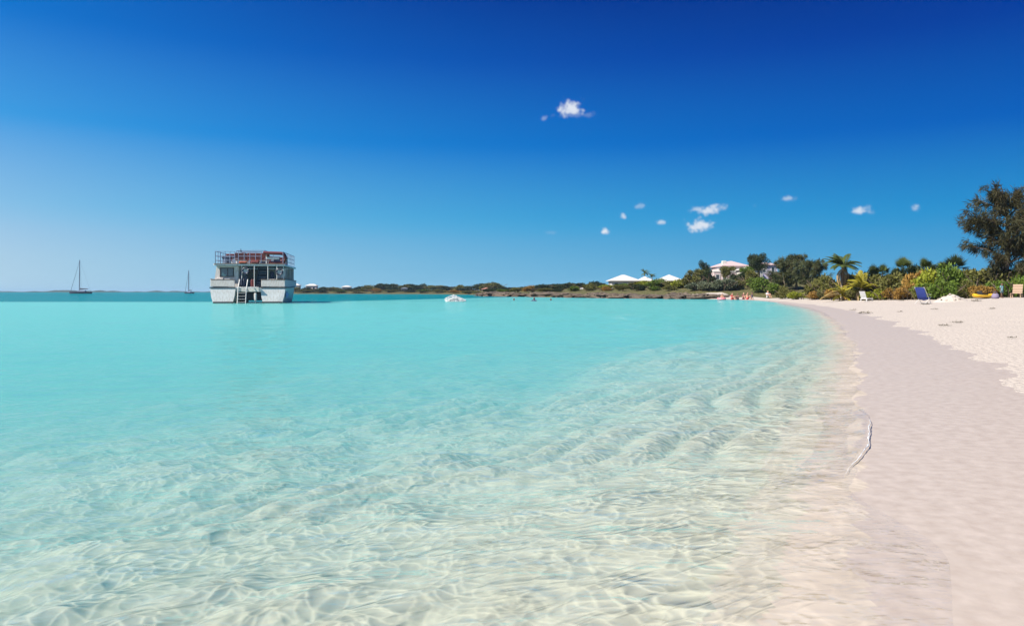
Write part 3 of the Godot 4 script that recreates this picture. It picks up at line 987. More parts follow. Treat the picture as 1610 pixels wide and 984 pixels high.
# ---------------------------------------------------------------- people
# bones: [a, b, radius at a, radius at b]; one smooth skin over all of them by surface nets
func net_mesh(bones: Array, cell: float, k := 0.03) -> ArrayMesh:
	var lo := Vector3.ONE * 1e9
	var hi := -lo
	for bn in bones:
		for e in 2:
			var rr: Vector3 = Vector3.ONE * (bn[2 + e] + cell * 2.0)
			lo = lo.min(bn[e] - rr); hi = hi.max(bn[e] + rr)
	var nx := int((hi.x - lo.x) / cell) + 2
	var ny := int((hi.y - lo.y) / cell) + 2
	var nz := int((hi.z - lo.z) / cell) + 2
	var f := PackedFloat32Array()
	f.resize(nx * ny * nz)
	f.fill(1e3)
	for bn in bones:
		var a: Vector3 = bn[0]
		var ab: Vector3 = bn[1] - a
		var l2 := maxf(ab.length_squared(), 1e-9)
		var pad := maxf(bn[2], bn[3]) + cell * 2.5
		var b0 := (a.min(bn[1]) - Vector3.ONE * pad - lo) / cell
		var b1 := (a.max(bn[1]) + Vector3.ONE * pad - lo) / cell
		for z in range(maxi(int(b0.z), 0), mini(int(b1.z) + 1, nz)):
			for y in range(maxi(int(b0.y), 0), mini(int(b1.y) + 1, ny)):
				for x in range(maxi(int(b0.x), 0), mini(int(b1.x) + 1, nx)):
					var p := lo + Vector3(x, y, z) * cell
					var t := clampf((p - a).dot(ab) / l2, 0.0, 1.0)
					var dd: float = (a + ab * t).distance_to(p) - lerpf(bn[2], bn[3], t)
					var at := (z * ny + y) * nx + x
					var h := clampf(0.5 + 0.5 * (f[at] - dd) / k, 0.0, 1.0)
					f[at] = lerpf(f[at], dd, h) - k * h * (1.0 - h) if f[at] < 900.0 else dd
	var vid := {}
	var v := PackedVector3Array()
	for z in nz - 1:
		for y in ny - 1:
			for x in nx - 1:
				var base := (z * ny + y) * nx + x
				var sum := Vector3.ZERO
				var n := 0
				var inside := 0
				var val := [f[base], f[base + 1], f[base + nx], f[base + nx + 1], f[base + nx * ny], f[base + nx * ny + 1], f[base + nx * ny + nx], f[base + nx * ny + nx + 1]]
				for q in 8:
					if val[q] < 0.0: inside += 1
				if inside == 0 or inside == 8: continue
				for e in [[0, 1], [2, 3], [4, 5], [6, 7], [0, 2], [1, 3], [4, 6], [5, 7], [0, 4], [1, 5], [2, 6], [3, 7]]:
					var v0: float = val[e[0]]
					var v1: float = val[e[1]]
					if (v0 < 0.0) != (v1 < 0.0):
						var c0 := Vector3(e[0] & 1, (e[0] >> 1) & 1, e[0] >> 2)
						var c1 := Vector3(e[1] & 1, (e[1] >> 1) & 1, e[1] >> 2)
						sum += c0.lerp(c1, v0 / (v0 - v1)); n += 1
				vid[base] = v.size()
				v.append(lo + (Vector3(x, y, z) + sum / n) * cell)
	var idx := PackedInt32Array()
	var st := [1, nx, nx * ny]
	for base in vid:
		for ax in 3:
			var s: int = st[ax]
			if base + s >= f.size() or (f[base] < 0.0) == (f[base + s] < 0.0): continue
			var s1: int = st[(ax + 1) % 3]
			var s2: int = st[(ax + 2) % 3]
			if not (vid.has(base - s1) and vid.has(base - s2) and vid.has(base - s1 - s2)): continue
			var q := [vid[base], vid[base - s1], vid[base - s1 - s2], vid[base - s2]]
			if f[base] < 0.0:
				idx.append_array([q[0], q[2], q[1], q[0], q[3], q[2]])
			else:
				idx.append_array([q[0], q[1], q[2], q[0], q[2], q[3]])
	var nn := PackedVector3Array()
	nn.resize(v.size())
	for i in range(0, idx.size(), 3):
		var c := (v[idx[i + 2]] - v[idx[i]]).cross(v[idx[i + 1]] - v[idx[i]])
		nn[idx[i]] += c; nn[idx[i + 1]] += c; nn[idx[i + 2]] += c
	for i in nn.size(): nn[i] = nn[i].normalized()
	return arrays_mesh(v, nn, idx)

# joints of a grown person 1.72 m tall, feet at the origin, facing +z
func pose(kind: String) -> Dictionary:
	var j := {"pelvis": Vector3(0, 0.95, 0), "chest": Vector3(0, 1.28, 0.01), "neck": Vector3(0, 1.45, 0.0), "head": Vector3(0, 1.60, 0.02)}
	for s in [-1.0, 1.0]:
		var e := "l" if s < 0 else "r"
		j["sh" + e] = Vector3(s * 0.18, 1.39, 0); j["el" + e] = Vector3(s * 0.25, 1.11, -0.02); j["wr" + e] = Vector3(s * 0.26, 0.87, 0.06); j["ha" + e] = Vector3(s * 0.26, 0.76, 0.09)
		j["hip" + e] = Vector3(s * 0.09, 0.92, 0); j["kn" + e] = Vector3(s * 0.10, 0.50, 0.03); j["an" + e] = Vector3(s * 0.11, 0.09, -0.02); j["to" + e] = Vector3(s * 0.13, 0.035, 0.15)
	if kind == "walk":
		j.knr = Vector3(0.10, 0.52, 0.17); j.anr = Vector3(0.11, 0.10, 0.22); j.tor = Vector3(0.12, 0.06, 0.39)
		j.knl = Vector3(-0.10, 0.50, -0.06); j.anl = Vector3(-0.10, 0.12, -0.30); j.tol = Vector3(-0.11, 0.04, -0.16)
		j.ell = Vector3(-0.25, 1.13, 0.10); j.wrl = Vector3(-0.22, 0.95, 0.27); j.hal = Vector3(-0.20, 0.92, 0.37)
		j.elr = Vector3(0.26, 1.12, -0.13); j.wrr = Vector3(0.27, 0.88, -0.12); j.har = Vector3(0.27, 0.78, -0.09)
	elif kind == "sit":   # on the ground, knees up
		var down := Vector3(0, -0.84, -0.05)
		for q in ["pelvis", "chest", "neck", "head", "shl", "shr", "hipl", "hipr"]: j[q] += down
		for s in [-1.0, 1.0]:
			var e := "l" if s < 0 else "r"
			j["kn" + e] = Vector3(s * 0.12, 0.46, 0.30); j["an" + e] = Vector3(s * 0.11, 0.08, 0.50); j["to" + e] = Vector3(s * 0.12, 0.04, 0.68)
			j["el" + e] = Vector3(s * 0.27, 0.33, 0.10); j["wr" + e] = Vector3(s * 0.17, 0.44, 0.32); j["ha" + e] = Vector3(s * 0.10, 0.46, 0.40)
	elif kind == "wade":   # arms out on the water
		for s in [-1.0, 1.0]:
			var e := "l" if s < 0 else "r"
			j["el" + e] = Vector3(s * 0.42, 1.30, 0.08); j["wr" + e] = Vector3(s * 0.56, 1.29, 0.24); j["ha" + e] = Vector3(s * 0.60, 1.29, 0.33)
	return j

func person(label: String, px: float, d: float, kind: String, turn: float, tall: float, skin_m: Material, cloth_m: Material, hair_m: Material, trunk_cloth := true, y_off = null, group := "") -> Node3D:
	var x := X(px, d)
	var g: float = ground(x, d) if y_off == null else y_off
	var o := thing("person", label, "person", Vector3(x, g, -d), turn, group)
	var j := pose(kind)
	var bn := [[j.pelvis, j.chest, 0.135, 0.145], [j.chest, j.neck, 0.14, 0.07], [j.shl, j.shr, 0.072, 0.072], [j.neck, j.head, 0.055, 0.07], [j.head, j.head + Vector3(0, 0.035, 0.0), 0.092, 0.095], [j.head + Vector3(0, -0.05, 0.045), j.head + Vector3(0, -0.07, 0.05), 0.05, 0.045], [j.head + Vector3(0, -0.01, 0.09), j.head + Vector3(0, -0.03, 0.115), 0.014, 0.017]]
	var cl := [[j.pelvis + Vector3(0, -0.02, 0), j.pelvis.lerp(j.chest, 0.2), 0.152, 0.15]]
	for e in ["l", "r"]:
		bn.append_array([[j["sh" + e], j["el" + e], 0.056, 0.042], [j["el" + e], j["wr" + e], 0.042, 0.029], [j["wr" + e], j["ha" + e], 0.030, 0.036]])
		var hd: Vector3 = (j["ha" + e] - j["wr" + e]).normalized()
		var sd := hd.cross(Vector3(0, 0, 1) if absf(hd.z) < 0.8 else Vector3.UP).normalized()
		for q in 4:
			bn.append([j["ha" + e] + sd * (q - 1.5) * 0.021, j["ha" + e] + sd * (q - 1.5) * 0.026 + hd * (0.075 - 0.01 * absf(q - 1.3)), 0.011, 0.009])
		bn.append([j["wr" + e] + hd * 0.03, j["wr" + e] + hd * 0.07 + sd * 0.055, 0.013, 0.011])
		bn.append_array([[j["hip" + e], j["kn" + e], 0.088, 0.058], [j["kn" + e], j["an" + e], 0.056, 0.037], [j["an" + e], j["to" + e], 0.04, 0.03]])
		cl.append([j["hip" + e], j["hip" + e].lerp(j["kn" + e], 0.55), 0.112, 0.098])
	if trunk_cloth:
		cl.append([j.pelvis, j.chest, 0.152, 0.160]); cl.append([j.shl, j.shr, 0.088, 0.088])
		for e in ["l", "r"]: cl.append([j["sh" + e], j["sh" + e].lerp(j["el" + e], 0.5), 0.075, 0.066])
	var hr := [[j.head + Vector3(0, 0.05, -0.02), j.head + Vector3(0, 0.02, -0.045), 0.092, 0.085]]
	var key := kind + str(trunk_cloth)
	if not bodies.has(key):
		bodies[key] = [net_mesh(bn, 0.02, 0.035), net_mesh(cl, 0.03, 0.03), net_mesh(hr, 0.02, 0.02)]
	var sc := Vector3.ONE * tall / 1.72
	var body := place("body", bodies[key][0], skin_m, o)
	var cloth := place("clothing", bodies[key][1], cloth_m, o)
	var hair := place("hair", bodies[key][2], hair_m, o)
	for q in [body, cloth, hair]: q.scale = sc
	return o
var bodies := {}

# ---------------------------------------------------------------- the catamaran
func hull_rows(s: float) -> Array:
	# one hull of the pair, s = -1 port, 1 starboard; rows run from stern (z = 0) to bow
	var rows := []
	for i in 15:
		var t := i / 14.0
		var z := -12.2 * t
		var pinch := 1.0 - smoothstep(0.55, 1.0, t) * 0.93
		var sheer := 1.46 + 0.5 * t * t
		var c := s * 2.16
		var row := PackedVector3Array()
		# outer top, down the side, keel, up the inner side
		for q in [[1.14, 1.0], [1.12, 0.78], [1.04, 0.40], [0.90, 0.05], [0.62, -0.18], [0.0, -0.42], [-0.62, -0.18], [-0.86, 0.05], [-0.98, 0.40], [-1.04, 0.78], [-1.05, 1.0]]:
			var y: float = q[1] * sheer if q[1] > 0 else q[1]
			row.append(Vector3(c + s * q[0] * pinch * 1.0, y, z - (0.55 * q[1] * smoothstep(0.8, 1.0, t)) + (0.16 * (1.0 - q[1]) * (1.0 - smoothstep(0.0, 0.05, t)))))
		rows.append(row)
	return rows

func catamaran() -> void:
	var d := 65.0
	var o := thing("catamaran", "double-decked white and red tour catamaran anchored in the bay, stern towards the beach", "boat", Vector3(X(389.5, d), 0, -d), deg_to_rad(10.5))
	for s in [-1.0, 1.0]:
		var rows := hull_rows(s)
		var b := MB.new()
		b.skin(rows, false, s > 0)
		# transom and deck closing
		var r0: PackedVector3Array = rows[0]
		for i in range(1, r0.size() - 1):
			if s > 0: b.tri(r0[0], r0[i], r0[i + 1])
			else: b.tri(r0[0], r0[i + 1], r0[i])
		for k in rows.size() - 1:
			var l: int = rows[k].size() - 1
			if s > 0: b.quad(rows[k][0], rows[k][l], rows[k + 1][l], rows[k + 1][0])
			else: b.quad(rows[k][l], rows[k][0], rows[k + 1][0], rows[k + 1][l])
		var h := part("hull", b, M.gelcoat, o)
		var st := MB.new()   # antifouling stripe at the waterline
		for k in rows.size() - 1:
			var t0 := k / 14.0
			for side in [[3, 4, 1.0], [7, 6, -1.0]]:
				var n0 := Vector3(s * side[2] * 0.012, 0, 0)
				var a: Vector3 = rows[k][side[0]] + n0
				var c: Vector3 = rows[k + 1][side[0]] + n0
				a.y = 0.10; c.y = 0.10
				var a2: Vector3 = rows[k][side[1]] + n0
				var c2: Vector3 = rows[k + 1][side[1]] + n0
				st.quad(a, c, c2, a2); st.quad(a2, c2, c, a)
		st.box(Vector3(s * 2.14, 0.03, 0.17), Vector3(1.75, 0.16, 0.05))
		part("waterline_stripe", st, M.black_paint, h)
		var rub := MB.new()
		for k in range(0, 12):
			rub.tube(rows[k][0] + Vector3(s * 0.03, -0.06, 0), rows[k + 1][0] + Vector3(s * 0.03, -0.06, 0), 0.05, 0.05, 6)
		rub.tube(r0[0] + Vector3(s * 0.03, -0.06, 0.03), r0[r0.size() - 1] + Vector3(0, -0.06, 0.03), 0.05, 0.05, 6)
		part("rub_rail", rub, M.black_paint, h)
		var bw := MB.new()   # bulwark above the deck edge
		bw.box(Vector3(s * 3.24, 1.82, -4.4), Vector3(0.08, 0.66, 8.7), Basis(), 0.02)
		bw.box(Vector3(s * 2.22, 1.80, 0.0), Vector3(2.1, 0.60, 0.08), Basis(), 0.02)
		part("bulwark", bw, M.cream_paint, o)
		var bc := MB.new()
		bc.box(Vector3(s * 3.24, 2.18, -4.4), Vector3(0.14, 0.05, 8.8), Basis(), 0.015)
		bc.box(Vector3(s * 2.2, 2.135, 0.0), Vector3(2.1, 0.05, 0.13), Basis(), 0.015)
		part("capping_rail", bc, M.timber, o)
	var em := MB.new()   # a blue wave-shaped flash on the starboard quarter
	em.prism(Vector3(3.30, 0.45, -0.4), Vector3(0, 0, -1), Vector3.UP, PackedVector2Array([Vector2(0, 0), Vector2(1.3, 0.05), Vector2(2.6, 0.4), Vector2(1.6, 0.42), Vector2(0.7, 0.66), Vector2(0.1, 0.4)]), -0.012)
	part("hull_flash", em, M.blue_paint, o)
	var b2 := MB.new()   # bridge deck between the hulls
	b2.box(Vector3(0, 1.22, -4.6), Vector3(2.3, 0.42, 8.9), Basis(), 0.03)
	part("bridge_deck", b2, M.gelcoat, o)
	var nc := MB.new()   # added navy box, stands for the shade in the tunnel between the hulls
	nc.box(Vector3(0, 0.62, -5.4), Vector3(2.2, 0.86, 7.4), Basis(), 0.15)
	part("tunnel_shade", nc, M.navy, o)
	var b3 := MB.new()
	b3.box(Vector3(0, 1.475, -4.7), Vector3(6.3, 0.05, 8.6))
	part("main_deck", b3, M.deck_grey, o)
	# cabin on the port side and across the front
	var cb := MB.new()
	var wl := PackedVector2Array([Vector2(-3.12, 1.5), Vector2(-0.95, 1.5), Vector2(-0.95, 3.4), Vector2(-2.86, 3.4)])
	cb.prism(Vector3(0, 0, -0.62), Vector3.RIGHT, Vector3.UP, wl, 0.10)
	cb.quad(Vector3(-3.12, 1.5, -8.6), Vector3(-2.86, 3.4, -8.6), Vector3(-2.86, 3.4, -0.6), Vector3(-3.12, 1.5, -0.6))
	cb.box(Vector3(-0.95, 2.45, -2.6), Vector3(0.08, 1.9, 4.0))
	cb.box(Vector3(0.1, 2.45, -8.55), Vector3(5.9, 1.9, 0.1))
	part("cabin_wall", cb, M.cream_paint, o)
	for w in [[-1.95, 2.82, 1.15, 0.78]]:
		var f := MB.new()
		for e in [[-1, 0], [1, 0], [0, -1], [0, 1]]:
			var hz: bool = e[0] == 0
			f.box(Vector3(w[0] + e[0] * w[2] * 0.5, w[1] + e[1] * w[3] * 0.5, -0.50), Vector3(w[2] + 0.1 if hz else 0.08, 0.08 if hz else w[3] + 0.02, 0.06))
		f.box(Vector3(w[0] + 0.06, w[1], -0.498), Vector3(0.05, w[3] - 0.1, 0.04))
		var win := part("window", f, M.black_paint, o)
		var g := MB.new()
		g.box(Vector3(w[0], w[1], -0.512), Vector3(w[2] - 0.06, w[3] - 0.06, 0.012))
		part("pane", g, M.tinted_glass, win)
	for k in 3:   # side windows to port
		var g2 := MB.new()
		var z0 := -1.6 - k * 2.2
		g2.quad(Vector3(-3.055, 2.1, z0 - 1.6), Vector3(-2.935, 2.95, z0 - 1.6), Vector3(-2.935, 2.95, z0), Vector3(-3.055, 2.1, z0))
		part("side_window", g2, M.tinted_glass, o)
	var sh := MB.new()   # fascia, locker and sill under the window
	sh.box(Vector3(-2.55, 2.02, -0.40), Vector3(0.62, 0.55, 0.30), Basis(), 0.03)
	part("locker", sh, M.cream_paint, o)
	# roof = upper deck
	var rf := MB.new()
	rf.box(Vector3(0.12, 3.50, -4.4), Vector3(6.25, 0.16, 8.9), Basis(), 0.04)
	var roof := part("upper_deck", rf, M.gelcoat, o)
	var fa := MB.new()
	fa.box(Vector3(0.12, 3.60, 0.06), Vector3(6.2, 0.05, 0.06))
	part("edge_trim", fa, M.timber, roof)
	for q in [[0.55, 0.0], [1.75, 0.0], [2.55, -0.02], [3.12, -0.1], [3.12, -2.4], [3.12, -4.8], [3.12, -7.2], [-0.6, -0.3]]:
		var p := MB.new()
		p.tube(Vector3(q[0], 1.5, q[1]), Vector3(q[0], 3.43, q[1]), 0.035, 0.035, 8)
		part("roof_post", p, M.white_pipe, o)
	# stairs to the upper deck
	var stt := MB.new()
	for s in [-1.0, 1.0]:
		stt.box(Vector3(1.16 + s * 0.42, 2.52, -0.75), Vector3(0.06, 2.35, 0.16), Basis(Vector3.RIGHT, -0.42), 0.01)
	var stair := part("stairway", stt, M.navy, o)
	for k in 8:
		var tr := MB.new()
		tr.box(Vector3(1.16, 1.62 + k * 0.255, -0.30 - k * 0.115), Vector3(0.80, 0.05, 0.26), Basis(), 0.008)
		tr.box(Vector3(1.16, 1.515 + k * 0.255, -0.40 - k * 0.115), Vector3(0.80, 0.15, 0.03))
		part("tread", tr, M.navy_light if k % 2 else M.navy, stair)
	# stern boarding ladder down into the water
	var ld := MB.new()
	for sx in [-0.80, -0.08]:
		ld.path([Vector3(sx + 0.04, 2.15, -0.1), Vector3(sx + 0.02, 1.55, 0.28), Vector3(sx, 1.35, 0.34), Vector3(sx - 0.05, -0.45, 0.62)], 0.045, 0.045, 8)
	var lad := part("boarding_ladder", ld, M.white_pipe, o)
	for k in 6:
		var rg := MB.new()
		var t := (k + 0.5) / 6.0
		var y := lerpf(1.3, -0.35, t)
		rg.box(Vector3(-0.46, y, lerpf(0.35, 0.60, t)), Vector3(0.72, 0.05, 0.11), Basis(), 0.01)
		part("rung", rg, M.deck_grey, lad)
	var pl := MB.new()
	pl.box(Vector3(0.0, 1.40, 0.16), Vector3(2.0, 0.10, 0.34), Basis(), 0.02)
	part("swim_platform", pl, M.gelcoat, o)
	var ob := MB.new()   # outboard leg and propeller guard under the platform
	ob.box(Vector3(0.66, 0.55, 0.1), Vector3(0.22, 0.7, 0.3), Basis(), 0.05)
	ob.box(Vector3(0.66, 0.02, 0.1), Vector3(0.10, 0.6, 0.22), Basis(), 0.03)
	part("outboard_leg", ob, M.gelcoat, o)
	# dark racks of gear on the aft deck
	for q in [[-0.82, 0.0], [-0.62, 0.0], [-0.42, -0.05], [0.25, -0.15], [0.42, -0.15]]:
		var tk := MB.new()
		tk.lathe(Vector3(q[0], 1.50, q[1] - 0.28), [Vector2(0.0, 0.0), Vector2(0.085, 0.01), Vector2(0.09, 0.06), Vector2(0.09, 0.58), Vector2(0.06, 0.67), Vector2(0.025, 0.70), Vector2(0.03, 0.78), Vector2(0.0, 0.78)], 12)
		part("tank", tk, M.navy if q[0] < 0 else M.red_paint, o)
	var rk := MB.new()
	rk.box(Vector3(-0.2, 1.95, -0.45), Vector3(1.5, 0.05, 0.06)); rk.box(Vector3(-0.2, 1.62, -0.45), Vector3(1.5, 0.05, 0.06))
	rk.box(Vector3(-0.62, 2.55, -0.42), Vector3(0.36, 0.75, 0.10), Basis(), 0.03); rk.box(Vector3(-0.25, 2.30, -0.44), Vector3(0.26, 0.55, 0.10), Basis(), 0.03)
	part("gear_rack", rk, M.navy, o)
	# helm seat and a dark engine box on the open side
	var en := MB.new()
	en.box(Vector3(2.05, 1.86, -0.7), Vector3(0.95, 0.7, 0.7), Basis(), 0.05)
	part("engine_box", en, M.cream_paint, o)
	var hs := MB.new()
	hs.box(Vector3(2.0, 2.55, -0.85), Vector3(0.34, 0.75, 0.18), Basis(Vector3.RIGHT, -0.12), 0.06)
	hs.box(Vector3(2.0, 2.26, -0.65), Vector3(0.40, 0.12, 0.42), Basis(), 0.05)
	hs.tube(Vector3(2.0, 1.5, -0.7), Vector3(2.0, 2.25, -0.7), 0.06, 0.05, 8)
	part("helm_seat", hs, M.navy, o)
	var scn := MB.new()
	scn.box(Vector3(2.75, 2.78, -1.4), Vector3(0.78, 0.9, 0.03))
	part("windscreen", scn, M.gelcoat, o)
	# upper-deck railing: posts and three rails, port and astern
	var rail := MB.new()
	var posts := []
	for k in 5: posts.append([Vector3(-2.85 + k * 0.42, 3.6, 0.0)])
	for k in 9: posts.append([Vector3(-2.85, 3.6, -1.05 * k)])
	for k in 5: posts.append([Vector3(-0.85 + k * 0.5, 3.6, -0.06)])
	for k in 9: posts.append([Vector3(3.1, 3.6, -1.05 * k)])
	for y in [3.9, 4.3, 4.72]:
		rail.tube(Vector3(-2.85, y, 0), Vector3(-1.1, y, 0), 0.028, 0.028, 6)
		rail.tube(Vector3(-2.85, y, 0), Vector3(-2.85, y, -8.4), 0.028, 0.028, 6)
		rail.tube(Vector3(3.1, y, 0), Vector3(3.1, y, -8.4), 0.028, 0.028, 6)
		if y > 4.2: rail.tube(Vector3(-0.85, y, -0.06), Vector3(1.15, y, -0.06), 0.028, 0.028, 6)
	rail.tube(Vector3(-2.85, 4.72, -8.4), Vector3(3.1, 4.72, -8.4), 0.028, 0.028, 6)
	var rl := part("railing", rail, M.steel_pipe, o)
	for q in posts:
		var pp := MB.new()
		pp.tube(q[0], q[0] + Vector3(0, 1.14, 0), 0.03, 0.03, 6)
		part("stanchion", pp, M.steel_pipe, rl)
	# rows of red-backed benches
	for row in 4:
		for s in 3:
			var cx: float = [-1.9, -0.6, 0.6][s] if row else [-0.75, 0.35, 1.3][s]
			var z := -0.75 - row * 1.9
			var bs := MB.new()
			bs.box(Vector3(cx, 4.02, z), Vector3(1.05, 0.12, 0.45), Basis(), 0.04)
			bs.box(Vector3(cx, 4.38, z + 0.22), Vector3(1.05, 0.50, 0.10), Basis(Vector3.RIGHT, 0.15), 0.04)
			var be := part("bench", bs, M.red_paint if (row + s) % 3 else M.dark_red, o)
			var bf := MB.new()
			bf.prism(Vector3(cx, 3.58, z), Vector3.RIGHT, Vector3.UP, PackedVector2Array([Vector2(-0.46, 0), Vector2(-0.36, 0), Vector2(-0.36, 0.28), Vector2(0.36, 0.28), Vector2(0.36, 0), Vector2(0.46, 0), Vector2(0.46, 0.38), Vector2(-0.46, 0.38)]), 0.05)
			part("bench_frame", bf, M.white_pipe, be)
	for q in [[-2.2, -1.6], [-1.2, -1.2], [0.1, -1.4], [1.0, -2.2], [2.2, -1.7], [2.7, -3.0]]:   # crates and rolled gear lashed on the upper deck
		var gb := MB.new()
		gb.box(Vector3(q[0], 3.86, q[1]), Vector3(0.72, 0.55, 0.5), Basis(Vector3.UP, q[0] * 0.4), 0.05)
		gb.tube(Vector3(q[0] - 0.4, 4.24, q[1] + 0.05), Vector3(q[0] + 0.42, 4.27, q[1]), 0.13, 0.11, 8)
		part("gear_crate", gb, M.dark_red if int(q[0] * 10) % 2 else M.navy_light, o)
	var cv := MB.new()   # frame of the sun canopy folded over the benches
	for z in [-1.0, -3.6, -6.4]:
		cv.path([Vector3(-1.25, 3.6, z), Vector3(-1.2, 4.85, z), Vector3(1.3, 4.9, z), Vector3(1.35, 3.6, z)], 0.035, 0.035, 6)
	cv.tube(Vector3(-1.2, 4.85, -1.0), Vector3(-1.2, 4.85, -6.4), 0.03, 0.03, 6); cv.tube(Vector3(1.3, 4.9, -1.0), Vector3(1.3, 4.9, -6.4), 0.03, 0.03, 6)
	part("canopy_frame", cv, M.steel_pipe, o)
	var an := MB.new()
	an.tube(Vector3(-0.75, 4.7, -0.6), Vector3(-0.75, 5.05, -0.6), 0.03, 0.015, 6); an.box(Vector3(-0.75, 4.80, -0.6), Vector3(0.14, 0.2, 0.14), Basis(), 0.04)
	part("antenna", an, M.navy, o)
	var cu := MB.new()   # orange cushions stowed at the stern edge
	cu.box(Vector3(-0.45, 3.72, 0.0), Vector3(0.72, 0.22, 0.3), Basis(Vector3.UP, 0.1), 0.08)
	part("cushion", cu, M.orange_cloth, o)
	var cu2 := MB.new()
	cu2.box(Vector3(0.62, 3.78, -0.02), Vector3(0.78, 0.30, 0.3), Basis(Vector3.UP, -0.08), 0.08)
	part("cushion", cu2, M.red_paint, o)
	# the red slide that doubles back over the starboard quarter
	var sl := []
	for k in 25:
		var t := k / 24.0
		var c := Vector3.ZERO
		if t < 0.42: c = Vector3(lerpf(1.35, 2.85, t / 0.42), 4.62 - 0.05 * t, -0.1 - 0.5 * t)
		elif t < 0.72:
			var a := (t - 0.42) / 0.30 * PI
			c = Vector3(2.85 + 0.42 * sin(a), 4.17 + 0.44 * cos(a), -0.31 - 0.6 * (t - 0.42))
		else: c = Vector3(lerpf(2.85, 1.75, (t - 0.72) / 0.28), 3.73, -0.5 - 0.8 * (t - 0.72))
		sl.append(c)
	var srows := []
	for k in sl.size():
		var ax: Vector3 = (sl[mini(k + 1, 24)] - sl[maxi(k - 1, 0)]).normalized()
		var zz := Vector3(0, 0, 1)
		var yy := zz.cross(ax).normalized()
		var row := PackedVector3Array()
		for q in 12:
			var a := TAU * q / 12
			row.append(sl[k] + yy * cos(a) * 0.16 + zz * sin(a) * 0.34)
		srows.append(row)
	var sb := MB.new()
	sb.skin(srows, true, true)
	for e in [0, 24]:
		for q in range(1, 11):
			if e == 0: sb.tri(srows[e][0], srows[e][q + 1], srows[e][q])
			else: sb.tri(srows[e][0], srows[e][q], srows[e][q + 1])
	part("slide", sb, M.red_paint, o)
	var sw := MB.new()
	sw.box(Vector3(2.15, 4.15, -0.30), Vector3(1.15, 0.22, 0.06), Basis(), 0.02)
	sw.box(Vector3(1.55, 4.05, -0.35), Vector3(0.08, 0.9, 0.08))
	part("slide_bracket", sw, M.white_pipe, o)
	# two life rings hung on the stern posts
	for q in [[Vector3(-0.22, 2.95, 0.06), "dark life ring hung amidships over the catamaran's boarding ladder"], [Vector3(2.78, 2.86, 0.08), "dark life ring hung on the catamaran's starboard stern post"]]:
		var at: Vector3 = o.transform * q[0]
		var lr := thing("life_ring", q[1], "life ring", at, o.rotation.y, "life rings on the catamaran")
		var t1 := MB.new()
		t1.torus(Vector3.ZERO, Basis(), 0.27, 0.075, 24, 8)
		part("ring", t1, M.navy, lr)
		for k in 4:
			var t2 := MB.new()
			var a := TAU * k / 4 + 0.5
			t2.torus(Vector3(cos(a), sin(a), 0) * 0.27, Basis(Vector3(0, 0, 1), a) * Basis(Vector3.RIGHT, PI / 2), 0.082, 0.014, 10, 5)
			part("band", t2, M.white_pipe, lr)
		var t3 := MB.new()
		t3.box(Vector3(0, 0, -0.10), Vector3(0.5, 0.5, 0.03), Basis(), 0.01)
		part("backboard", t3, M.gelcoat, lr)

func yacht(label: String, px: float, d: float, mast: float, len_: float, turn: float) -> void:
	var o := thing("sailing_yacht", label, "sailboat", Vector3(X(px, d), 0, -d), turn, "yachts moored on the horizon")
	var rows := []
	for i in 11:
		var t := i / 10.0
		var x := len_ * (t - 0.45)
		var w := len_ * 0.15 * sqrt(clampf(1.0 - pow(maxf(t - 0.35, 0.0) / 0.66, 2.2), 0.0, 1.0)) * (0.75 + 0.25 * smoothstep(0.0, 0.35, t)) + 0.02
		var y := len_ * (0.085 + 0.03 * t * t)
		rows.append(PackedVector3Array([Vector3(x, y, -w), Vector3(x, y * 0.4, -w * 0.92), Vector3(x, -0.1, -w * 0.6), Vector3(x, -0.5, 0), Vector3(x, -0.1, w * 0.6), Vector3(x, y * 0.4, w * 0.92), Vector3(x, y, w)]))
	var h := MB.new()
	h.skin(rows, false, true)
	for k in 10:
		h.quad(rows[k][6], rows[k][0], rows[k + 1][0], rows[k + 1][6])
	for q in range(1, 6): h.tri(rows[0][0], rows[0][q + 1], rows[0][q])
	part("hull", h, M.navy, o)
	var c := MB.new()
	c.box(Vector3(-0.02 * len_, len_ * 0.115, 0), Vector3(len_ * 0.36, len_ * 0.06, len_ * 0.14), Basis(), 0.1)
	part("cabin", c, M.steel_pipe, o)
	var m := MB.new()
	m.tube(Vector3(0.08 * len_, 0.5, 0), Vector3(0.08 * len_, mast, 0), 0.26, 0.19, 8)
	part("mast", m, M.navy_light, o)
	var bm := MB.new()
	bm.tube(Vector3(0.08 * len_, len_ * 0.2, 0), Vector3(-0.34 * len_, len_ * 0.21, 0), 0.10, 0.09, 6)
	part("boom", bm, M.navy_light, o)
	var sc := MB.new()
	sc.tube(Vector3(0.06 * len_, len_ * 0.235, 0), Vector3(-0.30 * len_, len_ * 0.225, 0), 0.34, 0.18, 8)
	part("furled_sail", sc, M.navy, o)
	var st := MB.new()
	st.tube(Vector3(0.50 * len_, len_ * 0.12, 0), Vector3(0.08 * len_, mast * 0.97, 0), 0.12, 0.07, 5)
	part("forestay", st, M.navy_light, o)
	var bs := MB.new()
	bs.tube(Vector3(-0.44 * len_, len_ * 0.09, 0), Vector3(0.08 * len_, mast, 0), 0.03, 0.03, 4)
	for s in [-1.0, 1.0]: bs.tube(Vector3(0.05 * len_, len_ * 0.1, s * len_ * 0.14), Vector3(0.08 * len_, mast * 0.9, 0), 0.03, 0.03, 4)
	part("shroud", bs, M.navy_light, o)

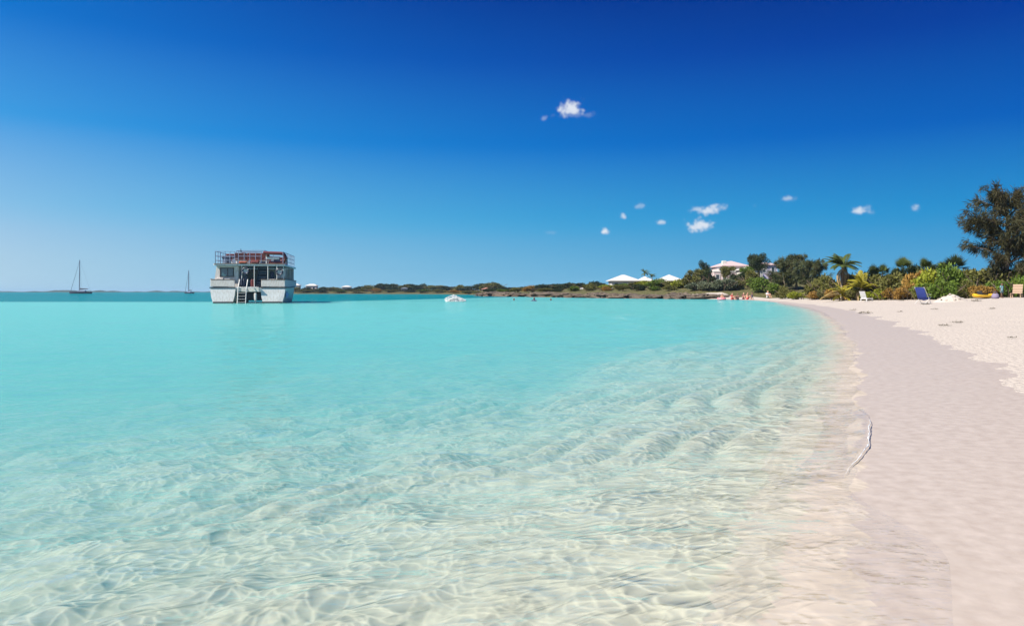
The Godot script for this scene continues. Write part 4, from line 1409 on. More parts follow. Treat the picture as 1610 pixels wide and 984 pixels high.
func kayak() -> void:
	var d := 46.5
	var x := X(1546, d)
	var o := thing("kayak", "yellow kayak lying on the sand below the casuarina tree", "kayak", Vector3(x, ground(x, d) + 0.02, -d), deg_to_rad(24))
	var rows := []
	for i in 15:
		var t := i / 14.0
		var w := 0.34 * sqrt(maxf(1.0 - pow(absf(t - 0.5) * 2.0, 2.4), 0.0)) + 0.006
		var rise := 0.10 * pow(absf(t - 0.5) * 2.0, 3.0)
		var row := PackedVector3Array()
		for q in 10:
			var a := TAU * q / 10
			row.append(Vector3((t - 0.5) * 1.9, 0.16 + rise + sin(a) * (0.15 if sin(a) < 0 else 0.09), cos(a) * w))
		rows.append(row)
	var b := MB.new()
	b.skin(rows, true, false)
	part("hull", b, M.yellow_plastic, o)
	var s := MB.new()
	s.torus(Vector3(0, 0.25, 0), Basis(Vector3.RIGHT, PI / 2) * Basis().scaled(Vector3(1.5, 0.8, 1)), 0.26, 0.035, 20, 6)
	part("cockpit_rim", s, M.black_paint, o)
	var p := MB.new()
	p.box(Vector3(-0.08, 0.24, 0), Vector3(0.4, 0.05, 0.34), Basis(), 0.02); p.box(Vector3(-0.3, 0.36, 0), Vector3(0.06, 0.26, 0.34), Basis(Vector3(0, 0, 1), 0.2), 0.02)
	part("seat", p, M.black_paint, o)

# ---------------------------------------------------------------- houses, rocks, beach things
func hip_roof(b: MB, c: Vector3, w: float, dp: float, rise: float, thick := 0.12) -> void:
	var r := minf(w, dp) * 0.5
	var hx := w * 0.5
	var hz := dp * 0.5
	var rx := maxf(hx - r, 0.02)
	var rz := maxf(hz - r, 0.02)
	if w >= dp: rz = 0.0
	else: rx = 0.0
	var e := [c + Vector3(-hx, 0, -hz), c + Vector3(hx, 0, -hz), c + Vector3(hx, 0, hz), c + Vector3(-hx, 0, hz)]
	var g0 := c + Vector3(-rx, rise, -rz)
	var g1 := c + Vector3(rx, rise, rz)
	if w >= dp:
		b.quad(e[2], e[3], g0, g1); b.quad(e[0], e[1], g1, g0)
		b.tri(e[3], e[0], g0); b.tri(e[1], e[2], g1)
	else:
		b.tri(e[2], e[3], g1); b.tri(e[0], e[1], g0)
		b.quad(e[3], e[0], g0, g1); b.quad(e[1], e[2], g1, g0)
	for i in 4:
		var p: Vector3 = e[i]
		var q: Vector3 = e[(i + 1) % 4]
		b.quad(q, p, p - Vector3(0, thick, 0), q - Vector3(0, thick, 0))
	b.quad(e[0] - Vector3(0, thick, 0), e[3] - Vector3(0, thick, 0), e[2] - Vector3(0, thick, 0), e[1] - Vector3(0, thick, 0))

func window_part(o: Node, at: Vector3, w: float, h: float, face := 0) -> void:
	# face 0: looks to +z, 1: looks to -x
	var bs := Basis() if face == 0 else Basis(Vector3.UP, -PI / 2)
	var f := MB.new()
	for e in [[-1, 0], [1, 0], [0, -1], [0, 1]]:
		var hz: bool = e[0] == 0
		f.box(at + bs * Vector3(e[0] * w * 0.5, e[1] * h * 0.5, 0.03), Vector3(w + 0.12 if hz else 0.12, 0.12 if hz else h - 0.12, 0.10), bs)
	var win := part("window", f, M.window_frame, o)
	var g := MB.new()
	g.box(at + bs * Vector3(0, 0, 0.015), Vector3(w - 0.1, h - 0.1, 0.05), bs)
	part("pane", g, M.dark_glass, win)

func house(label: String, x: float, y: float, d: float, w: float, dp: float, wall_h: float, rise: float, wall_m: Material, roof_m: Material, wins: int, turn := 0.0, group := "") -> Node3D:
	var o := thing("house", label, "house", Vector3(x, y, -d), turn, group)
	var b := MB.new()
	b.box(Vector3(0, wall_h * 0.5 - 0.4, 0), Vector3(w, wall_h + 0.8, dp))
	part("wall", b, wall_m, o)
	var r := MB.new()
	hip_roof(r, Vector3(0, wall_h + 0.06, 0), w + 1.0, dp + 1.0, rise)
	part("roof", r, roof_m, o)
	for i in wins:
		var t := (i + 0.5) / wins - 0.5
		window_part(o, Vector3(t * w, wall_h * 0.52, dp * 0.5), w / wins * 0.45, wall_h * 0.5)
	window_part(o, Vector3(-w * 0.5, wall_h * 0.55, 0), dp * 0.25, wall_h * 0.42, 1)
	return o

func mansion() -> void:
	var d := 132.0
	var k := d / F
	var o := thing("mansion", "large pink and white stepped villa on the hill behind the dark round tree", "house", Vector3(X(1172, d), 2.4, -d))
	var blocks := [   # left, right, top, bottom in picture columns and rows, depth range, wall material, roof rise
		[1123, 1157, 428, 446, 0.0, 7.0, M.pink_wall, 0.0], [1145, 1183, 417, 446, -3.0, 8.0, M.pink_wall, 1.0],
		[1167, 1193, 424, 446, 2.2, 5.0, M.white_wall, 0.7], [1198, 1226, 416, 446, -1.0, 8.0, M.lilac_wall, 0.5]]
	for q in blocks:
		var x0: float = X(q[0], d) - o.position.x
		var x1: float = X(q[1], d) - o.position.x
		var top: float = Y(q[2], d) - o.position.y
		var b := MB.new()
		b.box(Vector3((x0 + x1) / 2, top / 2 - 0.5, q[4] - q[5] * 0.5), Vector3(x1 - x0, top + 1.0, q[5]))
		part("wall", b, q[6], o)
		var r := MB.new()
		if q[7] > 0.0:
			hip_roof(r, Vector3((x0 + x1) / 2, top + 0.05, q[4] - q[5] * 0.5), x1 - x0 + 0.7, q[5] + 0.7, q[7])
			part("roof", r, M.pink_roof if q[6] != M.white_wall else M.white_roof, o)
		else:
			r.box(Vector3((x0 + x1) / 2, top + 0.12, q[4] - q[5] * 0.5), Vector3(x1 - x0 + 0.2, 0.24, q[5] + 0.2), Basis(), 0.05)
			part("parapet", r, M.white_wall, o)
		var n := 2 if x1 - x0 < 3.6 else 3
		for i in n:
			window_part(o, Vector3(lerpf(x0, x1, (i + 0.5) / n), top - 0.95, q[4]), 0.7, 1.1)
		window_part(o, Vector3(x0, top - 0.9, q[4] - 1.6), 0.8, 1.0, 1)
	var bl := MB.new()   # balcony with balusters on the left wing, dark awning over it
	bl.box(Vector3(X(1138, d) - o.position.x, Y(429, d) - o.position.y + 1.0, -1.4), Vector3(1.6, 0.10, 1.8), Basis(Vector3.RIGHT, 0.12))
	part("awning", bl, M.grey_roof, o)
	for s in [-0.7, 0.7]:
		var pz := MB.new()
		pz.tube(Vector3(X(1138, d) - o.position.x + s, Y(428, d) - o.position.y, -0.6), Vector3(X(1138, d) - o.position.x + s, Y(428, d) - o.position.y + 0.9, -0.6), 0.05, 0.05, 6)
		part("awning_post", pz, M.white_wall, o)
	var ar := MB.new()   # arched loggia of the white wing
	for i in 3:
		var cx: float = X(1172 + i * 7.5, d) - o.position.x
		var pts := PackedVector2Array([Vector2(-0.32, 0)])
		for a in 9: pts.append(Vector2(-0.32 * cos(PI * a / 8.0), 0.9 + 0.32 * sin(PI * a / 8.0)))
		pts.append(Vector2(0.32, 0))
		ar.prism(Vector3(cx, Y(439, d) - o.position.y, 2.2), Vector3.RIGHT, Vector3.UP, pts, 0.04)
	part("arch_opening", ar, M.dark_glass, o)
	var ch := MB.new()
	ch.box(Vector3(X(1150, d) - o.position.x, Y(415, d) - o.position.y, -4.5), Vector3(0.8, 1.6, 0.8), Basis(), 0.06)
	part("chimney", ch, M.white_wall, o)

func rock_mesh(seed_: int) -> ArrayMesh:
	var f := noise(seed_, 0.9, FastNoiseLite.TYPE_SIMPLEX_SMOOTH, 4)
	var rows := []
	for j in 21:
		var e := PI * (j / 20.0 - 0.5)
		var row := PackedVector3Array()
		for i in 40:
			var a := TAU * i / 40
			var q := Vector3(cos(a) * cos(e), sin(e), sin(a) * cos(e))
			q = Vector3(signf(q.x) * pow(absf(q.x), 0.7), signf(q.y) * pow(absf(q.y), 0.55), signf(q.z) * pow(absf(q.z), 0.7))
			var h := 1.0 + 0.5 * f.get_noise_3dv(q * 1.6) + 0.3 * f.get_noise_3dv(q * 5.0) + 0.16 * f.get_noise_3dv(q * 12.0)
			row.append(Vector3(q.x * h, q.y * (0.8 + 0.6 * f.get_noise_3dv(q * 2.3 + Vector3.ONE * 7) + 0.5 * f.get_noise_3dv(q * 7.0 + Vector3.ONE * 3)), q.z * h))
		rows.append(row)
	var b := MB.new()
	b.skin(rows, true, false)
	return b.mesh()

# the place on the ground that picture point px, py looks at
func spot(px: float, py: float) -> Vector3:
	var d := 3.0
	while d < 110.0:
		if Y(py, d) <= ground(X(px, d), d): break
		d += 0.1
	return Vector3(X(px, d), ground(X(px, d), d), -d)

func beach_chair_blue() -> void:
	var p := spot(1452, 476)
	var d := 41.0
	p = Vector3(X(1452, d), ground(X(1452, d), d), -d)
	var o := thing("beach_chair", "blue canvas folding beach chair standing on the open sand beside the rubble heap", "chair", p, deg_to_rad(118))
	var f := MB.new()
	for s in [-0.29, 0.29]:
		f.tube(Vector3(s, 0, 0.32), Vector3(s, 0.95, -0.34), 0.014, 0.014, 6)
		f.tube(Vector3(s, 0, -0.30), Vector3(s, 0.42, 0.30), 0.014, 0.014, 6)
		f.tube(Vector3(s, 0.56, -0.1), Vector3(s, 0.54, 0.32), 0.014, 0.014, 6)
	f.tube(Vector3(-0.29, 0.95, -0.34), Vector3(0.29, 0.95, -0.34), 0.014, 0.014, 6)
	f.tube(Vector3(-0.29, 0.03, 0.30), Vector3(0.29, 0.03, 0.30), 0.014, 0.014, 6)
	part("frame", f, M.white_pipe, o)
	var s1 := MB.new()
	var rows := []
	for i in 7:
		var t := i / 6.0
		rows.append(PackedVector3Array([Vector3(-0.28, 0.40 - 0.14 * sin(t * PI), 0.30 - 0.42 * t), Vector3(0, 0.37 - 0.18 * sin(t * PI), 0.30 - 0.42 * t), Vector3(0.28, 0.40 - 0.14 * sin(t * PI), 0.30 - 0.42 * t)]))
	s1.skin(rows); s1.skin(rows, false, true)
	part("seat", s1, M.blue_canvas, o)
	var s2 := MB.new()
	rows = []
	for i in 7:
		var t := i / 6.0
		rows.append(PackedVector3Array([Vector3(-0.28, 0.36 + 0.6 * t, -0.06 - 0.29 * t), Vector3(0, 0.36 + 0.6 * t, -0.12 - 0.29 * t + 0.06 * absf(t - 0.5)), Vector3(0.28, 0.36 + 0.6 * t, -0.06 - 0.29 * t)]))
	s2.skin(rows); s2.skin(rows, false, true)
	part("backrest", s2, M.blue_canvas, o)

func lounge_chair(called: String, label: String, px: float, d: float, turn: float, m: Material, sc: float, back_up: float) -> void:
	var x := X(px, d)
	var o := thing(called, label, "chair", Vector3(x, ground(x, d), -d), turn)
	var f := MB.new()
	for s in [-0.32, 0.32]:
		f.box(Vector3(s, 0.30, 0.25) * sc, Vector3(0.06, 0.06, 1.2) * sc)
		f.box(Vector3(s, 0.14, 0.72) * sc, Vector3(0.06, 0.32, 0.06) * sc); f.box(Vector3(s, 0.14, -0.25) * sc, Vector3(0.06, 0.32, 0.06) * sc)
	part("frame", f, m, o)
	for k in 7:
		var b := MB.new()
		b.box(Vector3(0, 0.35, 0.80 - k * 0.15) * sc, Vector3(0.66, 0.03, 0.11) * sc, Basis(), 0.006)
		part("seat_slat", b, m, o)
	for k in 6:
		var b := MB.new()
		var t := 0.08 + k * 0.14
		b.box(Vector3(0, 0.34 + t * sin(back_up), -0.2 - t * cos(back_up)) * sc, Vector3(0.66, 0.11, 0.03) * sc, Basis(Vector3.RIGHT, -(PI / 2 - back_up)), 0.006)
		part("back_slat", b, m, o)

func splash() -> void:
	var d := 74.0
	var o := thing("splash", "burst of white water kicked up by a swimmer far out in the bay", "splash", Vector3(X(716, d), 0.0, -d))
	var r := RandomNumberGenerator.new()
	r.seed = 77
	var f := noise(78, 1.6, FastNoiseLite.TYPE_SIMPLEX_SMOOTH, 4)
	var b := MB.new()
	for i in 420:   # tongues and clots of foam
		var u := r.randf_range(-1.0, 1.0)
		var top := 0.55 * exp(-pow((u + 0.2) / 0.35, 2.0)) + 0.30 * exp(-pow((u - 0.5) / 0.3, 2.0)) + 0.10
		var at := Vector3(u, top * pow(r.randf(), 1.4), r.randf_range(-0.35, 0.35) * (1.0 - absf(u) * 0.6))
		var s := r.randf_range(0.025, 0.085) * (1.15 - at.y)
		var st := r.randf_range(0.7, 2.0)
		b.lathe(at, [Vector2(0.002, -s * st), Vector2(s * 0.8, -s * 0.5), Vector2(s, 0.05 * s), Vector2(s * 0.6, s * 0.6 * st), Vector2(0.002, s * st)], 6, Basis(Vector3(0, 0, 1), -u * 0.7 + r.randf_range(-0.5, 0.5)))
	part("foam", b, M.foam, o)
	var dr := MB.new()
	for i in 700:
		var a := r.randf() * TAU
		var q := r.randf()
		var at := Vector3(r.randf_range(-1.1, 1.1), 0, r.randf_range(-0.5, 0.5))
		at.y = (0.62 - 0.4 * absf(at.x + 0.2)) * (0.35 + 0.85 * r.randf()) + 0.02
		var s := r.randf_range(0.012, 0.04)
		dr.lathe(at, [Vector2(0.001, -s), Vector2(s, 0), Vector2(0.001, s)], 5)
	part("droplet_spray", dr, M.foam, o).set_meta("kind", "stuff")

func islet(label: String, p0: float, p1: float, d: float, high: float, seed_: int) -> void:
	var f := noise(seed_, 0.02, FastNoiseLite.TYPE_SIMPLEX_SMOOTH, 4)
	var x0 := X(p0, d)
	var x1 := X(p1, d)
	var rows := []
	for i in 61:
		var t := i / 60.0
		var x := lerpf(x0, x1, t)
		var h := high * pow(sin(PI * clampf(t, 0.002, 0.998)), 0.4) * (0.65 + 0.75 * f.get_noise_1d(x) + 0.35 * f.get_noise_1d(x * 6.0))
		h = maxf(h, 0.3)
		var row := PackedVector3Array()
		for q in [[-60.0, -1.0], [-40.0, 0.5], [-15.0, 0.9], [0.0, 1.0], [20.0, 0.7], [60.0, -0.3]]:
			row.append(Vector3(x, h * q[1] if q[1] > 0 else q[1], -(d + q[0])))
		rows.append(row)
	var b := MB.new()
	b.skin(rows, false, true)
	structure("islet", b, M.islet_scrub, label)

const ORD := ["first", "second", "third", "fourth", "fifth", "sixth", "seventh", "eighth", "ninth", "tenth", "eleventh", "twelfth", "thirteenth", "fourteenth", "fifteenth", "sixteenth"]

func veg_d(px: float) -> float:
	var t := [[1000.0, 125.0], [1100.0, 106.0], [1200.0, 95.0], [1260.0, 75.0], [1350.0, 58.0], [1450.0, 50.0], [1610.0, 46.0], [1800.0, 44.0]]
	for i in t.size() - 1:
		if px <= t[i + 1][0]:
			return lerpf(t[i][1], t[i + 1][1], (px - t[i][0]) / (t[i + 1][0] - t[i][0]))
	return 44.0

func build_things() -> void:
	for q in [["low dark islet on the horizon left of the larger yacht", 40, 200, 2300.0, 7.5, 1], ["long low islet on the horizon between the two yachts", 195, 305, 2500.0, 6.0, 2], ["low islet on the horizon just left of the catamaran", 300, 420, 2400.0, 5.5, 3], ["faint low islet at the left edge of the horizon", -120, 60, 2700.0, 4.5, 4]]:
		islet(q[0], q[1], q[2], q[3], q[4], q[5])
	catamaran()
	yacht("larger sailing yacht with bare tall mast on the left horizon", 127, 430.0, 20.5, 13.0, PI)
	yacht("smaller sailing yacht with bare mast just left of the catamaran", 297, 470.0, 15.5, 9.0, 2.6)
	splash()
	lapping_wave()
	make_bush_shapes()
	houses()
	headland_plants()
	beach_plants()
	beach_things()
	people()

func houses() -> void:
	mansion()
	var d := 150.0
	house("low white-roofed villa nearest the open bay, left of the small palms", X(980, d), 1.6, d, 5.6, 5.0, 1.75, 1.25, M.white_wall, M.white_roof, 3, 0.0, "white-roofed villas on the headland")
	house("small white-roofed pavilion between the two white-roofed villas", X(1014, 153), 1.7, 153.0, 2.4, 2.6, 1.7, 0.95, M.white_wall, M.white_roof, 1, 0.0, "white-roofed villas on the headland")
	house("white pyramid-roofed villa on the headland, nearest the pink mansion", X(1052, 146), 1.7, 146.0, 4.6, 4.8, 1.5, 1.35, M.white_wall, M.white_roof, 2, 0.0, "white-roofed villas on the headland")
	# across the bay: column, roof-top row, base row, distance, width in columns, wall, roof, rise
	var far := [[464, 443, 458, 405.0, 17, "white_wall", "white_roof", "white-roofed house across the bay, directly right of the catamaran"], [490, 444, 458, 400.0, 19, "pink_wall", "white_roof", "second white-roofed house across the bay, counted from the catamaran"], [545, 447, 458, 392.0, 16, "white_wall", "white_roof", "low white-roofed house across the bay, third from the catamaran"],
		[636, 450, 459, 372.0, 12, "lilac_wall", "grey_roof", "lilac-walled house across the bay below dark trees"], [748, 456, 463, 300.0, 11, "white_wall", "white_roof", "low white boathouse by the water across the bay"], [764, 450, 463, 305.0, 15, "pink_wall", "red_roof", "pink house with red roof across the bay above the splash"],
		[873, 449, 459, 185.0, 22, "white_wall", "grey_roof", "grey-roofed house with white wall alone above the rocky shore"], [918, 451, 459, 165.0, 13, "white_wall", "white_roof", "small white-roofed cottage left of the white villas on the rocky shore"]]
	for q in far:
		var k: float = q[3] / F
		var base := Y(q[2], q[3])
		var tall: float = (q[2] - q[1]) * k
		house(q[7], X(q[0], q[3]), base, q[3], q[4] * k - 1.0, 3.2, tall * 0.62, tall * 0.2, M[q[5]], M[q[6]], 2, 0.0, "houses across the bay")

func headland_plants() -> void:
	# rocks along the water
	var rocks := []
	for k in 4: rocks.append(rock_mesh(500 + k))
	var line := [Vector2(27.4, 99.5), Vector2(24.0, 102.5), Vector2(20.6, 106.5), Vector2(17.4, 111), Vector2(14.4, 117.5), Vector2(12.2, 124), Vector2(9.6, 131.5), Vector2(6.4, 139), Vector2(3.0, 147.5), Vector2(-0.6, 156.5), Vector2(-4.2, 166), Vector2(-7.0, 180)]
	for i in line.size():
		var p: Vector2 = line[i]
		var k := p.y / 110.0
		var o := place("shore_rock", rocks[i % 4], M.rock)
		o.position = Vector3(p.x + 0.4, 0.15, -p.y)
		o.rotation.y = i * 1.3
		o.scale = Vector3(3.0, 0.62 + 0.16 * sin(i * 2.1), 2.2) * sqrt(k)
		tag(o, "dark pitted ledge rock at the headland's waterline, %s from the bathers' end" % ORD[i], "rock", "ledge rocks of the headland")
	# bushes and small trees on the near headland: column, distance, width, height, material, kind
	var low := [[948, 150, 5.0, 1.5, "leaf_dark"], [930, 158, 4.0, 1.4, "leaf_olive"], [962, 138, 5.0, 1.1, "leaf_lime"], [985, 135, 5.0, 1.2, "leaf_green"], [1004, 132, 4.4, 1.5, "leaf_olive"], [1020, 128, 4.4, 1.4, "leaf_lime"], [1040, 126, 5.0, 1.6, "leaf_green"], [1058, 122, 4.6, 1.5, "leaf_olive"], [1078, 118, 4.6, 1.9, "leaf_lime"], [1100, 109, 4.4, 1.9, "leaf_grey"], [1118, 107, 3.8, 2.0, "leaf_grey"], [1138, 106, 4.2, 2.3, "leaf_grey"], [1154, 107, 3.6, 2.2, "leaf_olive"], [1090, 116, 4.0, 2.9, "leaf_olive"], [1110, 118, 3.6, 3.1, "leaf_dark"], [1162, 113, 4.0, 2.6, "leaf_dark"], [1180, 110, 3.6, 2.8, "leaf_olive"], [1196, 101, 3.4, 2.9, "leaf_green"], [1214, 98, 2.8, 2.0, "leaf_green"], [1225, 108, 4.0, 3.2, "leaf_dark"]]
	var words := {"leaf_dark": "dark green", "leaf_olive": "olive", "leaf_lime": "yellow-green", "leaf_green": "fresh green", "leaf_grey": "silvery grey-green", "leaf_rust": "rust-coloured dry"}
	low.sort_custom(func(a, b): return a[0] < b[0])
	var seen_n := {}
	for i in low.size():
		var q: Array = low[i]
		var n: int = seen_n.get(q[4], 0)
		seen_n[q[4]] = n + 1
		bush("shrub", "%s shrub on the rocky headland, %s of the %s ones from the left" % [words[q[4]], ORD[n], words[q[4]]], "shrub", q[0], q[1], q[2], q[3], M[q[4]], i, "shrubs on the headland", i * 0.9)
	crown_tree("round_tree", "dark round-crowned tree standing in front of the pink mansion", 1193, 124, -99, 5.6, 4.4, M.leaf_dark, 610, 420, 18, 0.2)
	crown_tree("leafy_tree", "olive tree half hiding the left wing of the pink mansion", 1142, 121, -99, 2.9, 3.4, M.leaf_olive, 640, 320, 13, 0.18)
	crown_tree("leafy_tree", "fresh green tree below the white arched wing of the mansion", 1172, 119, -99, 2.7, 3.0, M.leaf_green, 650, 320, 12, 0.17)
	crown_tree("spire_tree", "narrow pointed dark tree left of the pink mansion", 1109, 121, -99, 4.4, 2.0, M.leaf_dark, 620, 300, 12, 0.17)
	crown_tree("leafy_tree", "yellowish bushy tree left of the pink mansion, beside the pointed tree", 1096, 120, -99, 3.5, 3.6, M.leaf_olive, 630, 320, 14, 0.18)
	palm("palm", "small coconut palm rising behind the white-roofed villas", 1013, 156, 3.0, 1.4, M.palm_green, 14, Vector2(0.2, 0), 41)
	palm("palm", "short palm between the villas, right of the taller one", 1026, 144, 1.7, 1.3, M.palm_green, 12, Vector2(-0.1, 0), 42)
	# olive casuarina-like trees behind the end of the beach
	casuarina("slim olive casuarina behind the end of the beach, left of its two companions", 1234, 103, 4.7, 3.0, 71, M.needle_green, 26, 34, Vector2.ZERO, [], 0.06)
	casuarina("tallest olive casuarina behind the end of the beach", 1253, 104, 5.5, 3.4, 72, M.needle_green, 28, 34, Vector2.ZERO, [], 0.06)
	casuarina("spreading olive casuarina behind the end of the beach, nearest the coconut palm", 1276, 98, 4.6, 3.4, 73, M.needle_green, 28, 34, Vector2.ZERO, [], 0.06)
	# far side of the bay
	var far := [[470, 398, 8, 3.0], [486, 397, 6, 2.6], [516, 392, 7, 3.2], [526, 392, 7, 2.8], [556, 388, 8, 2.2], [573, 386, 7, 3.0], [584, 385, 9, 3.2], [607, 383, 8, 4.8], [622, 380, 6, 2.8], [643, 378, 7, 4.2], [652, 377, 8, 4.0], [667, 374, 5, 3.8], [683, 366, 8, 3.6], [694, 360, 7, 2.6], [707, 352, 7, 3.0], [726, 325, 6, 3.6], [737, 320, 6, 2.8], [757, 318, 6, 4.2], [776, 310, 7, 4.2], [800, 230, 6, 2.6], [824, 215, 9, 2.0], [846, 205, 8, 1.9], [862, 190, 5, 2.4], [893, 178, 6, 2.2], [905, 176, 4, 2.0], [926, 172, 5, 2.4]]
	for i in 26:
		var q: Array = far[i]
		var ft := bush("far_tree", "dark tree on the far shore of the bay, %s from the %s" % [ORD[i] if i < 13 else ORD[25 - i], "catamaran" if i < 13 else "white cottage"], "tree", q[0], q[1], q[2] * 1.7, q[3] * 1.15, M.leaf_dark if i % 3 else M.leaf_olive, i, "trees across the bay", i * 1.1)
		ft.position.y -= 0.6
	# low scrub along the top of the bank, in front of the far trees
	var bank := [[478, 384], [506, 378], [534, 373], [560, 368], [588, 362], [614, 356], [640, 348], [664, 338], [690, 322], [716, 296], [740, 268], [772, 196], [792, 182], [812, 172], [834, 162], [856, 156], [878, 150], [902, 146], [926, 142], [950, 132], [976, 126], [1002, 121], [1028, 117], [1054, 113]]
	for i in bank.size():
		var q: Array = bank[i]
		var k: float = q[1] / F
		var left := i < 12
		bush("bank_scrub", "low scrub patch on the shore bank, %s from the %s" % [ORD[i] if left else ORD[23 - i], "catamaran" if left else "bathers"], "scrub", q[0], q[1], (30.0 if i < 11 else 26.0) * k, 1.0 + 0.3 * sin(i * 1.9) + 0.002 * q[1], M[["leaf_olive", "leaf_dark", "leaf_green", "leaf_olive", "leaf_rust"][i % 5]], i + 2, "scrub patches on the shore bank", i * 0.8)

func beach_plants() -> void:
	var words := {"leaf_dark": "dark green", "leaf_olive": "olive", "leaf_lime": "yellow-green", "leaf_green": "bright green", "leaf_rust": "rusty dry"}
	var front := [[1236, "leaf_olive", 2.2, 1.4], [1258, "leaf_lime", 2.2, 0.9], [1280, "leaf_rust", 2.0, 0.9], [1298, "leaf_olive", 2.0, 1.2], [1314, "leaf_rust", 1.9, 1.25], [1332, "leaf_rust", 1.9, 1.3], [1350, "leaf_olive", 1.7, 1.1], [1366, "leaf_lime", 1.5, 0.8], [1388, "leaf_lime", 1.6, 1.0], [1408, "leaf_rust", 1.7, 1.1], [1429, "leaf_rust", 1.7, 1.15], [1446, "leaf_olive", 1.6, 1.1], [1466, "leaf_green", 1.9, 1.25], [1489, "leaf_green", 2.1, 1.35], [1510, "leaf_green", 1.9, 1.2], [1528, "leaf_olive", 1.7, 1.15], [1548, "leaf_rust", 1.5, 0.95], [1566, "leaf_green", 1.7, 1.2], [1588, "leaf_green", 1.9, 1.35], [1610, "leaf_green", 2.0, 1.5], [1636, "leaf_green", 2.0, 1.5]]
	var back := [[1296, "leaf_olive", 2.6, 2.0], [1318, "leaf_olive", 2.4, 1.7], [1340, "leaf_olive", 2.4, 1.8], [1366, "leaf_dark", 2.4, 1.7], [1392, "leaf_olive", 2.4, 1.75], [1418, "leaf_olive", 2.4, 1.7], [1444, "leaf_rust", 2.3, 1.85], [1468, "leaf_lime", 2.3, 1.75], [1494, "leaf_green", 2.4, 1.8], [1520, "leaf_olive", 2.3, 1.8], [1546, "leaf_olive", 2.3, 1.7], [1572, "leaf_olive", 2.3, 1.8], [1600, "leaf_green", 2.3, 1.8]]
	var deep := [[1362, "leaf_dark", 2.6, 2.3], [1384, "leaf_olive", 2.6, 2.5], [1404, "leaf_dark", 2.6, 2.4], [1426, "leaf_olive", 2.6, 2.6], [1448, "leaf_dark", 2.6, 2.5], [1470, "leaf_olive", 2.5, 2.6], [1492, "leaf_dark", 2.5, 2.5], [1516, "leaf_dark", 2.5, 2.3], [1540, "leaf_olive", 2.5, 2.3]]
	for set_ in [[deep, 7.0, "deep behind the beach", "bushes among the thatch palms", 1.1, 1.1], [front, 1.0, "edging the sand", "bushes edging the sand", 1.15, 1.2], [back, 3.6, "in the taller row", "taller bushes behind the beach", 1.35, 1.5]]:
		var seen_n := {}
		for i in set_[0].size():
			var q: Array = set_[0][i]
			var n: int = seen_n.get(q[1], 0)
			seen_n[q[1]] = n + 1
			bush("bush", "%s bush %s, %s %s one from left" % [words[q[1]], set_[2], ORD[n], words[q[1]]], "bush", q[0], veg_d(q[0]) + set_[1] + 0.6 * sin(i * 2.3), q[2] * set_[4], q[3] * set_[5], M[q[1]], i + int(set_[1]), set_[3], i * 1.7)
	palm("palm", "tallest coconut palm behind the beach, left of the yellowish palm", 1324, 62, 3.0, 1.8, M.palm_green, 32, Vector2(0.1, 0.0), 31, 5)
	palm("palm", "short coconut palm with yellowish young fronds at the edge of the sand", 1352, 58.5, 1.15, 1.6, M.palm_gold, 22, Vector2(0.1, 0.2), 32, 3)
	palm("palm", "low golden palm sprouting beside the grey fallen fronds", 1326, 60, 0.5, 1.35, M.palm_gold, 12, Vector2(-0.1, 0.1), 33, 4)
	var tops := [1374, 1390, 1406, 1421, 1437, 1452, 1468, 1484, 1499]
	for i in tops.size():
		fan_palm("dark thatch palm behind the bushes, %s from the left in its row" % ORD[i], tops[i] + 3.0 * sin(i * 4.1), 61.0 - i * 0.7 + 1.2 * sin(i * 3.0), 1.95 + 0.42 * sin(i * 2.7), 0.95 + 0.15 * sin(i * 5.0), M.palm_green if i % 2 else M.leaf_dark, 80 + i, "thatch palms behind the beach")
	var tp := []
	var dc := 50.5
	var cx := X(1578, dc)
	for q in [[1503, 333, 0.5], [1508, 345, -0.6], [1515, 338, 1.0], [1524, 352, 0.2], [1530, 345, -1.2], [1541, 300, 0.3], [1548, 312, -0.8], [1556, 305, 1.2], [1571, 290, 0.2], [1577, 300, -0.8], [1592, 305, 0.6], [1603, 297, 0.0], [1618, 310, 0.5], [1640, 330, 0.0], [1650, 355, 1.0], [1537, 372, 0.8], [1548, 385, -0.9], [1552, 402, 1.2], [1545, 425, 0.6], [1556, 436, -0.7], [1602, 390, 1.6], [1615, 410, 1.4], [1608, 435, 1.5], [1590, 420, 1.8], [1568, 345, 1.8], [1585, 340, 1.8], [1562, 372, 1.6], [1606, 350, 1.5], [1622, 375, 0.8], [1596, 372, 1.7]]:
		tp.append(Vector3(X(q[0] + 14.0 * clampf((1560.0 - q[0]) / 50.0, 0.0, 1.0), dc) - cx, Y(q[1], dc) - ground(cx, dc), q[2]))
	casuarina("large brown-green casuarina with drooping tassels towering at the right edge of the beach", 1578, dc, 7.7, 4.5, 74, M.needle, 18, 38, Vector2(0.3, 0.0), tp, 0.042)
	for q in [[1300, 60.5, 0.25, 0.9, "grey fallen palm frond leaning on the bushes, the lower of two"], [1308, 61.0, 0.5, 0.8, "grey fallen palm frond leaning on the bushes, the upper of two"]]:
		var x := X(q[0] - 10, q[1] - 1.5)
		var o := place("fallen_frond", fronds[0], M.dry_leaf)
		o.position = Vector3(x, ground(x, q[1]) + q[2], -(q[1] - 1.5))
		o.basis = Basis(Vector3.UP, 0.2) * Basis(Vector3(0, 0, 1), 0.25) * Basis().scaled(Vector3.ONE * 2.0)
		tag(o, q[4], "palm frond", "fallen fronds")

